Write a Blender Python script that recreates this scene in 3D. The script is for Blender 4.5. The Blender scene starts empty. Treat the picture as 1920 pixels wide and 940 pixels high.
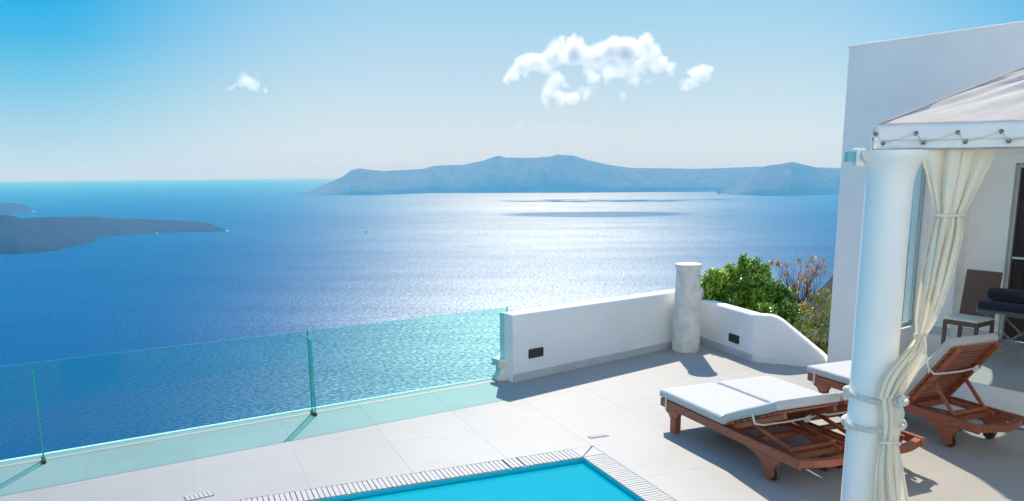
import bpy, bmesh, math, random
import numpy as np
from math import sin, cos, tan, radians, degrees, atan, atan2, pi, sqrt, hypot
from mathutils import Vector, Matrix, noise
random.seed(7)
S = bpy.context.scene
COL = S.collection

# ------------------------------------------------------------------ camera
EYE = 2.7
FPX = 1500.0; CY = 610.0; HZ = 319.0; ROLL = radians(0.35)
PITCH = atan((CY - HZ) / FPX)
cam = bpy.data.cameras.new('camera'); cam_o = bpy.data.objects.new('camera', cam); COL.objects.link(cam_o)
cam.sensor_width = 36.0; cam.lens = FPX / 1920 * 36.0
cam.shift_y = (CY - 470) / 1920
cam.clip_start = 0.05; cam.clip_end = 200000
cam_o.location = (0, 0, EYE)
cam_o.rotation_euler = (Matrix.Rotation(0, 3, 'Z') @ Matrix.Rotation(pi / 2 - PITCH, 3, 'X') @ Matrix.Rotation(-ROLL, 3, 'Z')).to_euler()
S.camera = cam_o

# ------------------------------------------------------------------ world
SUN_EL = 44.0; SUN_AZ = 2.5
w = bpy.data.worlds.new('World'); S.world = w; w.use_nodes = True
nt = w.node_tree; nt.nodes.clear()
def wn(t, **k):
    n = nt.nodes.new(t)
    for a, b in k.items(): setattr(n, a, b)
    return n
sky = wn('ShaderNodeTexSky', sky_type='NISHITA', sun_disc=False, sun_elevation=radians(SUN_EL), sun_rotation=radians(SUN_AZ),
         altitude=300, air_density=1.0, dust_density=0.4, ozone_density=2.0)
tc = wn('ShaderNodeTexCoord'); sep = wn('ShaderNodeSeparateXYZ'); nt.links.new(tc.outputs['Generated'], sep.inputs[0])
# deeper, more saturated blue away from the horizon and away from the sun's bearing
hs = wn('ShaderNodeMixRGB', blend_type='MULTIPLY'); 
ramp = wn('ShaderNodeValToRGB')
e = ramp.color_ramp.elements
e[0].position = 0.0; e[0].color = (0.325, 0.375, 0.28, 1)
e[1].position = 1.0; e[1].color = (0.60, 0.90, 1.05, 1)
for p_, c_ in ((0.06, (0.31, 0.372, 0.31, 1)), (0.13, (0.30, 0.355, 0.34, 1)), (0.22, (0.22, 0.33, 0.365, 1)), (0.35, (0.30, 0.54, 0.66, 1)), (0.5, (0.42, 0.75, 0.93, 1))):
    q = e.new(p_); q.color = c_
nt.links.new(sep.outputs['Z'], ramp.inputs[0])
nt.links.new(sky.outputs[0], hs.inputs[1]); nt.links.new(ramp.outputs[0], hs.inputs[2]); hs.inputs[0].default_value = 1.0
# bearing term: the sky is whitest under the sun (+Y), deepest blue square to it, paler again opposite
az = wn('ShaderNodeMapRange'); az.inputs['From Min'].default_value = -1.0; az.inputs['From Max'].default_value = 1.0
nt.links.new(sep.outputs['Y'], az.inputs['Value'])
r2 = wn('ShaderNodeValToRGB'); e = r2.color_ramp.elements
e[0].position = 0.0; e[0].color = (2.2, 1.55, 1.25, 1); e[1].position = 0.99; e[1].color = (1, 1, 1, 1)
for p_, c_ in ((0.32, (1.75, 1.32, 1.1, 1)), (0.52, (0.55, 0.85, 1.0, 1)), (0.80, (0.02, 0.50, 0.86, 1)), (0.915, (0.0, 0.56, 0.88, 1)), (0.955, (0.52, 0.85, 0.97, 1))):
    q = e.new(p_); q.color = c_
nt.links.new(az.outputs[0], r2.inputs[0])
wz = wn('ShaderNodeValToRGB'); e = wz.color_ramp.elements
e[0].position = 0.0; e[0].color = (0.10, 0.10, 0.10, 1); e[1].position = 1.0; e[1].color = (0.1, 0.1, 0.1, 1)
for p_, c_ in ((0.06, .30), (0.12, .70), (0.2, 1.0), (0.35, 1.0), (0.8, 0.7)):
    q = e.new(p_); q.color = (c_, c_, c_, 1)
nt.links.new(sep.outputs['Z'], wz.inputs[0])
hs2 = wn('ShaderNodeMixRGB', blend_type='MULTIPLY'); nt.links.new(wz.outputs[0], hs2.inputs[0])
nt.links.new(hs.outputs[0], hs2.inputs[1]); nt.links.new(r2.outputs[0], hs2.inputs[2])
# low sky over the sea: gradient read off the photograph, whitest under the sun, deep blue off to the side
KS = 1.0 / (0.15 * 2 ** 1.04)
def zr(stops):
    mp_ = wn('ShaderNodeMapRange'); mp_.inputs['From Min'].default_value = 0.0; mp_.inputs['From Max'].default_value = 0.30; nt.links.new(sep.outputs['Z'], mp_.inputs['Value'])
    r_ = wn('ShaderNodeValToRGB'); el_ = r_.color_ramp.elements; r_.color_ramp.interpolation = 'EASE' if False else 'LINEAR'
    el_[0].position = 0.0; el_[0].color = (*[c * KS for c in stops[0][1]], 1); el_[1].position = 1.0; el_[1].color = (*[c * KS for c in stops[-1][1]], 1)
    for z_, c_ in stops[1:-1]: q = el_.new(z_ / 0.30); q.color = (*[c * KS for c in c_], 1)
    nt.links.new(mp_.outputs[0], r_.inputs[0]); return r_.outputs[0]
front = zr([(0, (.71, .83, .82)), (.035, (.69, .825, .855)), (.075, (.60, .775, .865)), (.11, (.52, .72, .875)), (.19, (.36, .645, .87)), (.30, (.22, .50, .80))])
side = zr([(0, (.50, .69, .73)), (.02, (.48, .69, .78)), (.045, (.38, .65, .82)), (.095, (.18, .55, .80)), (.14, (.05, .45, .81)), (.19, (.0, .385, .81)), (.30, (.015, .30, .72))])
dt = wn('ShaderNodeVectorMath', operation='DOT_PRODUCT'); dt.inputs[1].default_value = (sin(radians(4)), cos(radians(4)), 0); nt.links.new(tc.outputs['Generated'], dt.inputs[0])
wm = wn('ShaderNodeMapRange', interpolation_type='SMOOTHSTEP'); wm.inputs['From Min'].default_value = 0.825; wm.inputs['From Max'].default_value = 0.975; nt.links.new(dt.outputs['Value'], wm.inputs['Value'])
low = wn('ShaderNodeMixRGB'); nt.links.new(wm.outputs[0], low.inputs[0]); nt.links.new(side, low.inputs[1]); nt.links.new(front, low.inputs[2])
wz1 = wn('ShaderNodeMapRange', interpolation_type='SMOOTHSTEP'); wz1.inputs['From Min'].default_value = 0.20; wz1.inputs['From Max'].default_value = 0.45; wz1.inputs['To Min'].default_value = 1.0; wz1.inputs['To Max'].default_value = 0.0
nt.links.new(sep.outputs['Z'], wz1.inputs['Value'])
wy1 = wn('ShaderNodeMapRange', interpolation_type='SMOOTHSTEP'); wy1.inputs['From Min'].default_value = -0.3; wy1.inputs['From Max'].default_value = 0.45; nt.links.new(sep.outputs['Y'], wy1.inputs['Value'])
wm2 = wn('ShaderNodeMath', operation='MULTIPLY'); nt.links.new(wz1.outputs[0], wm2.inputs[0]); nt.links.new(wy1.outputs[0], wm2.inputs[1])
fin = wn('ShaderNodeMixRGB'); nt.links.new(wm2.outputs[0], fin.inputs[0]); nt.links.new(hs2.outputs[0], fin.inputs[1]); nt.links.new(low.outputs[0], fin.inputs[2])
bg = wn('ShaderNodeBackground'); bg.inputs['Strength'].default_value = 0.15
wo = wn('ShaderNodeOutputWorld')
nt.links.new(fin.outputs[0], bg.inputs[0]); nt.links.new(bg.outputs[0], wo.inputs[0])

sl = bpy.data.lights.new('sun', 'SUN'); sl.energy = 2.7; sl.angle = radians(0.5); sl.color = (1.0, 0.93, 0.83)
so = bpy.data.objects.new('sun', sl); COL.objects.link(so)
so.rotation_euler = Vector((sin(radians(SUN_AZ)) * cos(radians(SUN_EL)), cos(radians(SUN_AZ)) * cos(radians(SUN_EL)), sin(radians(SUN_EL)))).to_track_quat('Z', 'Y').to_euler()
so.location = (0, 0, 30)
S.view_settings.view_transform = 'Standard'; S.view_settings.look = 'None'; S.view_settings.exposure = 1.04; S.view_settings.gamma = 1.0
S.render.engine = 'CYCLES'
S.cycles.use_denoising = True
S.cycles.max_bounces = 8; S.cycles.diffuse_bounces = 6; S.cycles.glossy_bounces = 3; S.cycles.transmission_bounces = 6
S.cycles.transparent_max_bounces = 16; S.cycles.volume_bounces = 4
S.cycles.caustics_reflective = False; S.cycles.caustics_refractive = False
S.cycles.sample_clamp_indirect = 4.0
SEA = -280.0; REARTH = 6371000.0 * 1.16

# ------------------------------------------------------------------ helpers: points
def ray(u, v):
    x = (u - 960) / FPX; z = -(v - CY) / FPX
    x, z = x * cos(ROLL) + z * sin(ROLL), -x * sin(ROLL) + z * cos(ROLL)
    return Vector((x, cos(PITCH) + z * sin(PITCH), -sin(PITCH) + z * cos(PITCH)))
def at_z(u, v, z=0.0):
    d = ray(u, v); t = (z - EYE) / d.z; return Vector((d.x * t, d.y * t, z))
def at_y(u, v, y):
    d = ray(u, v); t = y / d.y; return Vector((d.x * t, y, EYE + d.z * t))

# ------------------------------------------------------------------ helpers: objects
def props(o, label=None, cat=None, group=None, kind=None):
    if label: o['label'] = label
    if cat: o['category'] = cat
    if group: o['group'] = group
    if kind: o['kind'] = kind
    return o
def empty(name, loc=(0, 0, 0), rz=0.0, label=None, cat=None, group=None, kind=None):
    o = bpy.data.objects.new(name, None); COL.objects.link(o); o.location = loc; o.rotation_euler = (0, 0, rz)
    o.empty_display_size = 0.1
    return props(o, label, cat, group, kind)
def mesh_obj(name, verts, faces, mat=None, parent=None, smooth=False):
    me = bpy.data.meshes.new(name); me.from_pydata([tuple(v) for v in verts], [], faces); me.update()
    if mat: me.materials.append(mat)
    if smooth: me.shade_smooth()
    o = bpy.data.objects.new(name, me); COL.objects.link(o)
    if parent: o.parent = parent
    return o
def bm_obj(name, bm, mat=None, parent=None, smooth=False, autosmooth=None):
    me = bpy.data.meshes.new(name); bm.normal_update(); bm.to_mesh(me); bm.free()
    if mat: me.materials.append(mat)
    if smooth: me.shade_smooth()
    if autosmooth is not None:
        me.shade_smooth(); me.set_sharp_from_angle(angle=radians(autosmooth))
    o = bpy.data.objects.new(name, me); COL.objects.link(o)
    if parent: o.parent = parent
    return o
def inst(src, name=None, loc=None, rot=None, parent=None):
    o = src.copy(); COL.objects.link(o)
    if name: o.name = name
    if loc is not None: o.location = loc
    if rot is not None: o.rotation_euler = rot
    if parent is not None: o.parent = parent
    return o
def copy_tree(o, parent=None):
    c = o.copy(); COL.objects.link(c)
    if parent: c.parent = parent
    for ch in list(o.children): copy_tree(ch, c)
    return c
def add_box(bm, c, s, rot=None, bev=0.0, seg=1):
    r = bmesh.ops.create_cube(bm, size=1.0); vs = r['verts']
    M = Matrix.Translation(c) @ (rot.to_4x4() if rot is not None else Matrix.Identity(4)) @ Matrix.Diagonal((s[0], s[1], s[2], 1))
    bmesh.ops.transform(bm, matrix=M, verts=vs)
    if bev > 0:
        es = list({e for v in vs for e in v.link_edges})
        bmesh.ops.bevel(bm, geom=es, offset=bev, segments=seg, affect='EDGES', profile=0.5)
def rotm(a, axis): return Matrix.Rotation(a, 3, axis)
def add_bar(bm, a, b, w_, h_, bev=0.0, up=Vector((0, 0, 1)), seg=1):
    a = Vector(a); b = Vector(b); x = (b - a); L = x.length; x.normalize()
    y = up.cross(x)
    if y.length < 1e-4: y = Vector((0, 1, 0)).cross(x)
    y.normalize(); z = x.cross(y)
    R = Matrix((x, y, z)).transposed()
    add_box(bm, (a + b) / 2, (L, w_, h_), R, bev, seg)
def add_prism(bm, pts, thick, M=None, bev=0.0):
    """pts: 2-D outline in XZ, extruded along Y from -thick/2 to thick/2."""
    n = len(pts)
    v0 = [bm.verts.new((p[0], -thick / 2, p[1])) for p in pts]
    v1 = [bm.verts.new((p[0], thick / 2, p[1])) for p in pts]
    fs = [bm.faces.new(v0), bm.faces.new(list(reversed(v1)))]
    for i in range(n):
        fs.append(bm.faces.new((v0[(i + 1) % n], v0[i], v1[i], v1[(i + 1) % n])))
    if bev > 0:
        es = list({e for f in fs[:2] for e in f.edges})
        bmesh.ops.bevel(bm, geom=es, offset=bev, segments=1, affect='EDGES')
        fs = None
    bmesh.ops.recalc_face_normals(bm, faces=bm.faces[:])
    return v0 + v1
def tube_geo(pts, rad, n=8, closed=False, verts=None, faces=None, cap=True):
    """append a tube along pts; rad scalar or list."""
    if verts is None: verts, faces = [], []
    pts = [Vector(p) for p in pts]; N = len(pts); base = len(verts)
    prev = None
    for i, p in enumerate(pts):
        if closed: t = pts[(i + 1) % N] - pts[i - 1]
        else: t = pts[min(i + 1, N - 1)] - pts[max(i - 1, 0)]
        if t.length < 1e-9: t = Vector((0, 0, 1))
        t.normalize()
        if prev is None:
            a = Vector((0, 0, 1)) if abs(t.z) < 0.9 else Vector((1, 0, 0))
            u_ = t.cross(a).normalized()
        else:
            u_ = (prev - t * prev.dot(t)); 
            if u_.length < 1e-6: u_ = t.orthogonal()
            u_.normalize()
        prev = u_; v_ = t.cross(u_)
        r = rad[i] if isinstance(rad, (list, tuple)) else rad
        for k in range(n):
            a = 2 * pi * k / n; verts.append(p + (u_ * cos(a) + v_ * sin(a)) * r)
    for i in range(N if closed else N - 1):
        j = (i + 1) % N
        for k in range(n):
            k2 = (k + 1) % n
            faces.append((base + i * n + k, base + i * n + k2, base + j * n + k2, base + j * n + k))
    if cap and not closed:
        faces.append(tuple(base + k for k in reversed(range(n))))
        faces.append(tuple(base + (N - 1) * n + k for k in range(n)))
    return verts, faces
def lathe_geo(prof, n=32, c=(0, 0), wob=None):
    verts = []; faces = []
    for i, (r, z) in enumerate(prof):
        for k in range(n):
            a = 2 * pi * k / n; rr = r * (1 + (wob(a, z) if wob else 0))
            verts.append((c[0] + rr * cos(a), c[1] + rr * sin(a), z))
    for i in range(len(prof) - 1):
        for k in range(n):
            k2 = (k + 1) % n
            faces.append((i * n + k, i * n + k2, (i + 1) * n + k2, (i + 1) * n + k))
    faces.append(tuple(reversed(range(n)))); faces.append(tuple((len(prof) - 1) * n + k for k in range(n)))
    return verts, faces

# ------------------------------------------------------------------ materials
def mat(name):
    m = bpy.data.materials.new(name); m.use_nodes = True; m.node_tree.nodes.clear()
    return m, m.node_tree
def N(t, kind, **k):
    n = t.nodes.new(kind)
    for a, b in k.items(): setattr(n, a, b)
    return n
def setin(n, **k):
    for a, b in k.items(): n.inputs[a.replace('_', ' ')].default_value = b
def simple(name, col, rough=0.6, var=0.06, scale=6.0, bump=0.1, bscale=60.0, bdist=0.002, spec=0.4, metal=0.0, col2=None, transl=None, sheen=0.0, detail=4):
    m, t = mat(name)
    b = N(t, 'ShaderNodeBsdfPrincipled'); o = N(t, 'ShaderNodeOutputMaterial')
    b.inputs['Roughness'].default_value = rough; b.inputs['Specular IOR Level'].default_value = spec; b.inputs['Metallic'].default_value = metal
    if sheen: b.inputs['Sheen Weight'].default_value = sheen
    tcn = N(t, 'ShaderNodeTexCoord')
    nz = N(t, 'ShaderNodeTexNoise'); setin(nz, Scale=scale, Detail=float(detail), Roughness=0.6); t.links.new(tcn.outputs['Object'], nz.inputs['Vector'])
    mx = N(t, 'ShaderNodeMixRGB')
    c2 = col2 if col2 else tuple(c * (1 - var * 2) for c in col)
    mx.inputs[1].default_value = (*col, 1); mx.inputs[2].default_value = (*c2, 1)
    mr = N(t, 'ShaderNodeMapRange'); mr.inputs['From Min'].default_value = 0.35; mr.inputs['From Max'].default_value = 0.7
    t.links.new(nz.outputs['Fac'], mr.inputs['Value']); t.links.new(mr.outputs[0], mx.inputs[0])
    t.links.new(mx.outputs[0], b.inputs['Base Color'])
    if bump:
        n2 = N(t, 'ShaderNodeTexNoise'); setin(n2, Scale=bscale, Detail=4.0); t.links.new(tcn.outputs['Object'], n2.inputs['Vector'])
        bp = N(t, 'ShaderNodeBump'); bp.inputs['Strength'].default_value = bump; bp.inputs['Distance'].default_value = bdist
        t.links.new(n2.outputs['Fac'], bp.inputs['Height']); t.links.new(bp.outputs[0], b.inputs['Normal'])
    out = b.outputs[0]
    if transl:
        tr = N(t, 'ShaderNodeBsdfTranslucent'); t.links.new(mx.outputs[0], tr.inputs[0])
        ms = N(t, 'ShaderNodeMixShader'); ms.inputs[0].default_value = transl
        t.links.new(out, ms.inputs[1]); t.links.new(tr.outputs[0], ms.inputs[2]); out = ms.outputs[0]
    t.links.new(out, o.inputs[0])
    return m
M = {}
M['plaster'] = simple('white_plaster', (0.955, 0.925, 0.865), 0.7, 0.035, 1.1, 0.7, 7, 0.012, detail=8)
M['skirting'] = simple('skirting_marble', (0.62, 0.61, 0.59), 0.45, 0.06, 3.0, 0.15, 30, 0.002)
M['marble'] = simple('weathered_marble', (0.88, 0.83, 0.72), 0.6, 0.16, 5.0, 0.5, 22, 0.006, col2=(0.62, 0.60, 0.53))
M['wood'] = None
M['mattress'] = simple('mattress_cover', (0.56, 0.545, 0.515), 0.75, 0.02, 3.0, 0.35, 9, 0.008)
M['piping'] = simple('mattress_piping', (0.46, 0.46, 0.45), 0.7, 0.02)
M['strap'] = simple('white_strap', (0.72, 0.69, 0.66), 0.8, 0.05, 20, 0.3, 200, 0.001)
M['rope'] = simple('cream_rope', (0.74, 0.72, 0.64), 0.9, 0.10, 40, 0.6, 250, 0.002)
M['curtain'] = simple('cream_curtain_cloth', (0.96, 0.89, 0.74), 0.85, 0.03, 4, 0.5, 7, 0.01, transl=0.22, spec=0.1)
M['canvas'] = simple('canopy_canvas', (0.90, 0.80, 0.67), 0.85, 0.04, 3, 0.35, 6, 0.01, transl=0.30, spec=0.1)
M['valance'] = simple('white_valance_cloth', (0.96, 0.94, 0.89), 0.85, 0.03, 3, 0.3, 8, 0.01, transl=0.08, spec=0.1)
M['paint'] = simple('white_column_paint', (0.95, 0.93, 0.88), 0.45, 0.03, 3, 0.25, 8, 0.004)
M['metal'] = simple('eyelet_metal', (0.30, 0.28, 0.26), 0.35, 0.1, metal=0.9)
M['dark_hole'] = simple('eyelet_hole', (0.03, 0.03, 0.03), 0.8)
M['steel'] = simple('steel_frame', (0.50, 0.52, 0.52), 0.35, 0.05, metal=0.6)
M['clamp'] = simple('clamp_metal', (0.09, 0.08, 0.07), 0.5, 0.1, metal=0.5)
M['bronze'] = simple('bronze_light_grille', (0.075, 0.075, 0.055), 0.5, 0.15, 30, metal=0.2)
M['wicker'] = None
M['seat_pad'] = simple('cream_seat_pad', (0.78, 0.75, 0.64), 0.85, 0.04)
M['towel'] = simple('dark_towel', (0.028, 0.030, 0.045), 0.95, 0.2, 30, 1.0, 160, 0.008, spec=0.1, sheen=0.15)
M['door'] = simple('dark_door_wood', (0.050, 0.030, 0.027), 0.6, 0.25, 5, 0.4, 30, 0.004)
M['wheel'] = simple('dark_wheel', (0.10, 0.035, 0.022), 0.5, 0.2)
M['tyre'] = simple('worn_tyre', (0.16, 0.12, 0.09), 0.7, 0.2)
M['bark'] = simple('bark', (0.13, 0.095, 0.07), 0.9, 0.2, 30, 0.5)
M['soil'] = simple('soil', (0.10, 0.075, 0.05), 0.95, 0.2, 4, 1.0, 10, 0.05)
M['hull'] = simple('boat_hull', (0.8, 0.8, 0.8), 0.5)
M['surf'] = simple('surf_foam', (0.85, 0.87, 0.88), 0.8)
M['joint'] = simple('tile_grout', (0.385, 0.362, 0.32), 0.9, 0.1)
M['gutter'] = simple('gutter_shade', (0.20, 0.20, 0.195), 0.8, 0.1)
M['slat_stone'] = simple('gutter_bar', (0.45, 0.43, 0.395), 0.6, 0.03, 5)
M['teal_bar'] = simple('teal_glazed_bar', (0.16, 0.50, 0.54), 0.2, 0.05)

def m_wood():
    m, t = mat('oiled_teak'); b = N(t, 'ShaderNodeBsdfPrincipled'); o = N(t, 'ShaderNodeOutputMaterial')
    tcn = N(t, 'ShaderNodeTexCoord'); mp = N(t, 'ShaderNodeMapping'); mp.inputs['Scale'].default_value = (3, 26, 26)
    t.links.new(tcn.outputs['Object'], mp.inputs[0])
    nz = N(t, 'ShaderNodeTexNoise'); setin(nz, Scale=2.5, Detail=6.0, Roughness=0.65); t.links.new(mp.outputs[0], nz.inputs['Vector'])
    rp = N(t, 'ShaderNodeValToRGB'); el = rp.color_ramp.elements
    el[0].position = 0.3; el[0].color = (0.19, 0.052, 0.025, 1); el[1].position = 0.72; el[1].color = (0.47, 0.142, 0.066, 1)
    t.links.new(nz.outputs['Fac'], rp.inputs[0])
    oi = N(t, 'ShaderNodeObjectInfo'); hv = N(t, 'ShaderNodeHueSaturation'); mr = N(t, 'ShaderNodeMapRange')
    mr.inputs['To Min'].default_value = 0.8; mr.inputs['To Max'].default_value = 1.2
    t.links.new(oi.outputs['Random'], mr.inputs['Value']); t.links.new(mr.outputs[0], hv.inputs['Value']); t.links.new(rp.outputs[0], hv.inputs['Color'])
    t.links.new(hv.outputs[0], b.inputs['Base Color'])
    b.inputs['Roughness'].default_value = 0.42; b.inputs['Specular IOR Level'].default_value = 0.45
    bp = N(t, 'ShaderNodeBump'); bp.inputs['Strength'].default_value = 0.25; bp.inputs['Distance'].default_value = 0.002
    t.links.new(nz.outputs['Fac'], bp.inputs['Height']); t.links.new(bp.outputs[0], b.inputs['Normal'])
    t.links.new(b.outputs[0], o.inputs[0]); return m
M['wood'] = m_wood()
def m_wicker():
    m, t = mat('brown_wicker'); b = N(t, 'ShaderNodeBsdfPrincipled'); o = N(t, 'ShaderNodeOutputMaterial')
    tcn = N(t, 'ShaderNodeTexCoord')
    w1 = N(t, 'ShaderNodeTexWave', wave_type='BANDS', bands_direction='Z'); setin(w1, Scale=28.0, Distortion=0.8)
    w2 = N(t, 'ShaderNodeTexWave', wave_type='BANDS', bands_direction='X'); setin(w2, Scale=13.0, Distortion=0.8)
    for q in (w1, w2): t.links.new(tcn.outputs['Object'], q.inputs['Vector'])
    ad = N(t, 'ShaderNodeMath', operation='MULTIPLY'); t.links.new(w1.outputs['Fac'], ad.inputs[0]); t.links.new(w2.outputs['Fac'], ad.inputs[1])
    rp = N(t, 'ShaderNodeValToRGB'); el = rp.color_ramp.elements
    el[0].color = (0.07, 0.038, 0.024, 1); el[1].position = 0.8; el[1].color = (0.36, 0.21, 0.13, 1)
    t.links.new(ad.outputs[0], rp.inputs[0]); t.links.new(rp.outputs[0], b.inputs['Base Color'])
    bp = N(t, 'ShaderNodeBump'); bp.inputs['Strength'].default_value = 0.8; bp.inputs['Distance'].default_value = 0.006
    t.links.new(ad.outputs[0], bp.inputs['Height']); t.links.new(bp.outputs[0], b.inputs['Normal'])
    b.inputs['Roughness'].default_value = 0.5
    t.links.new(b.outputs[0], o.inputs[0]); return m
M['wicker'] = m_wicker()
def m_tile():
    m, t = mat('limestone_tile'); b = N(t, 'ShaderNodeBsdfPrincipled'); o = N(t, 'ShaderNodeOutputMaterial')
    tcn = N(t, 'ShaderNodeTexCoord'); geo = N(t, 'ShaderNodeNewGeometry')
    nz = N(t, 'ShaderNodeTexNoise'); setin(nz, Scale=0.9, Detail=7.0, Roughness=0.62); t.links.new(geo.outputs['Position'], nz.inputs['Vector'])
    rp = N(t, 'ShaderNodeValToRGB'); el = rp.color_ramp.elements
    el[0].position = 0.30; el[0].color = (0.352, 0.330, 0.288, 1); el[1].position = 0.68; el[1].color = (0.402, 0.378, 0.333, 1)
    t.links.new(nz.outputs['Fac'], rp.inputs[0])
    nf = N(t, 'ShaderNodeTexNoise'); setin(nf, Scale=40.0, Detail=5.0, Roughness=0.7); t.links.new(geo.outputs['Position'], nf.inputs['Vector'])
    mf = N(t, 'ShaderNodeMapRange'); mf.inputs['To Min'].default_value = 0.93; mf.inputs['To Max'].default_value = 1.06; t.links.new(nf.outputs['Fac'], mf.inputs['Value'])
    oi = N(t, 'ShaderNodeObjectInfo'); mr = N(t, 'ShaderNodeMapRange'); mr.inputs['To Min'].default_value = 0.975; mr.inputs['To Max'].default_value = 1.02
    t.links.new(oi.outputs['Random'], mr.inputs['Value'])
    mm = N(t, 'ShaderNodeMath', operation='MULTIPLY'); t.links.new(mr.outputs[0], mm.inputs[0]); t.links.new(mf.outputs[0], mm.inputs[1])
    hv = N(t, 'ShaderNodeHueSaturation'); t.links.new(mm.outputs[0], hv.inputs['Value']); t.links.new(rp.outputs[0], hv.inputs['Color'])
    t.links.new(hv.outputs[0], b.inputs['Base Color'])
    bp = N(t, 'ShaderNodeBump'); bp.inputs['Strength'].default_value = 0.15; bp.inputs['Distance'].default_value = 0.002
    t.links.new(nf.outputs['Fac'], bp.inputs['Height']); t.links.new(bp.outputs[0], b.inputs['Normal'])
    b.inputs['Roughness'].default_value = 0.5; b.inputs['Specular IOR Level'].default_value = 0.35
    t.links.new(b.outputs[0], o.inputs[0]); return m
M['tile'] = m_tile()
def m_glass(name, tint, refl=1.0, edge=False):
    m, t = mat(name); o = N(t, 'ShaderNodeOutputMaterial')
    tr = N(t, 'ShaderNodeBsdfTransparent'); tr.inputs[0].default_value = (*tint, 1)
    gl = N(t, 'ShaderNodeBsdfGlossy'); gl.inputs['Roughness'].default_value = 0.02; gl.inputs[0].default_value = (0.9, 1.0, 1.0, 1)
    fr = N(t, 'ShaderNodeFresnel'); fr.inputs['IOR'].default_value = 1.5
    gg = N(t, 'ShaderNodeNewGeometry'); fv = N(t, 'ShaderNodeMath', operation='SUBTRACT'); fv.inputs[0].default_value = 1.0; t.links.new(gg.outputs['Backfacing'], fv.inputs[1])
    m0 = N(t, 'ShaderNodeMath', operation='MULTIPLY'); m0.inputs[1].default_value = refl; t.links.new(fr.outputs[0], m0.inputs[0])
    mm = N(t, 'ShaderNodeMath', operation='MULTIPLY'); t.links.new(m0.outputs[0], mm.inputs[0]); t.links.new(fv.outputs[0], mm.inputs[1])
    tm = N(t, 'ShaderNodeMixRGB'); tm.inputs[1].default_value = (*tint, 1); tm.inputs[2].default_value = (1, 1, 1, 1); t.links.new(gg.outputs['Backfacing'], tm.inputs[0]); t.links.new(tm.outputs[0], tr.inputs[0])
    ms = N(t, 'ShaderNodeMixShader'); t.links.new(mm.outputs[0], ms.inputs[0]); t.links.new(tr.outputs[0], ms.inputs[1]); t.links.new(gl.outputs[0], ms.inputs[2])
    out = ms.outputs[0]
    if edge:
        df = N(t, 'ShaderNodeBsdfPrincipled'); df.inputs['Base Color'].default_value = (0.02, 0.42, 0.31, 1); df.inputs['Roughness'].default_value = 0.2
        m2 = N(t, 'ShaderNodeMixShader'); m2.inputs[0].default_value = edge; t.links.new(out, m2.inputs[1]); t.links.new(df.outputs[0], m2.inputs[2]); out = m2.outputs[0]
    t.links.new(out, o.inputs[0]); return m
M['glass'] = m_glass('balustrade_glass', (0.54, 0.93, 0.885))
M['glass_edge'] = m_glass('glass_edge', (0.35, 0.80, 0.70), 1.0, 0.75)
M['fin_glass'] = m_glass('green_fin_glass', (0.34, 0.84, 0.70))
M['window_glass'] = m_glass('window_glass', (0.72, 0.93, 0.96))
M['acrylic'] = m_glass('clear_acrylic', (0.86, 0.95, 0.96), 1.6, 0.0)
def m_pool():
    m, t = mat('pool_water'); o = N(t, 'ShaderNodeOutputMaterial')
    b = N(t, 'ShaderNodeBsdfPrincipled'); b.inputs['Base Color'].default_value = (0.0, 0.34, 0.40, 1); b.inputs['Roughness'].default_value = 0.04
    b.inputs['IOR'].default_value = 1.33
    tcn = N(t, 'ShaderNodeTexCoord'); nz = N(t, 'ShaderNodeTexNoise'); setin(nz, Scale=3.0, Detail=3.0); t.links.new(tcn.outputs['Object'], nz.inputs['Vector'])
    bp = N(t, 'ShaderNodeBump'); bp.inputs['Strength'].default_value = 0.25; bp.inputs['Distance'].default_value = 0.02
    mxp = N(t, 'ShaderNodeMixRGB'); mxp.inputs[1].default_value = (0.0, 0.325, 0.385, 1); mxp.inputs[2].default_value = (0.0, 0.375, 0.425, 1); t.links.new(nz.outputs['Fac'], mxp.inputs[0]); t.links.new(mxp.outputs[0], b.inputs['Base Color'])  # faint caustics painted into the water colour by noise
    t.links.new(nz.outputs['Fac'], bp.inputs['Height']); t.links.new(bp.outputs[0], b.inputs['Normal'])
    t.links.new(b.outputs[0], o.inputs[0]); return m
M['pool'] = m_pool()
M['pool_wall'] = simple('pool_paint', (0.0, 0.62, 0.76), 0.4, 0.05, 20)
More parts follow.
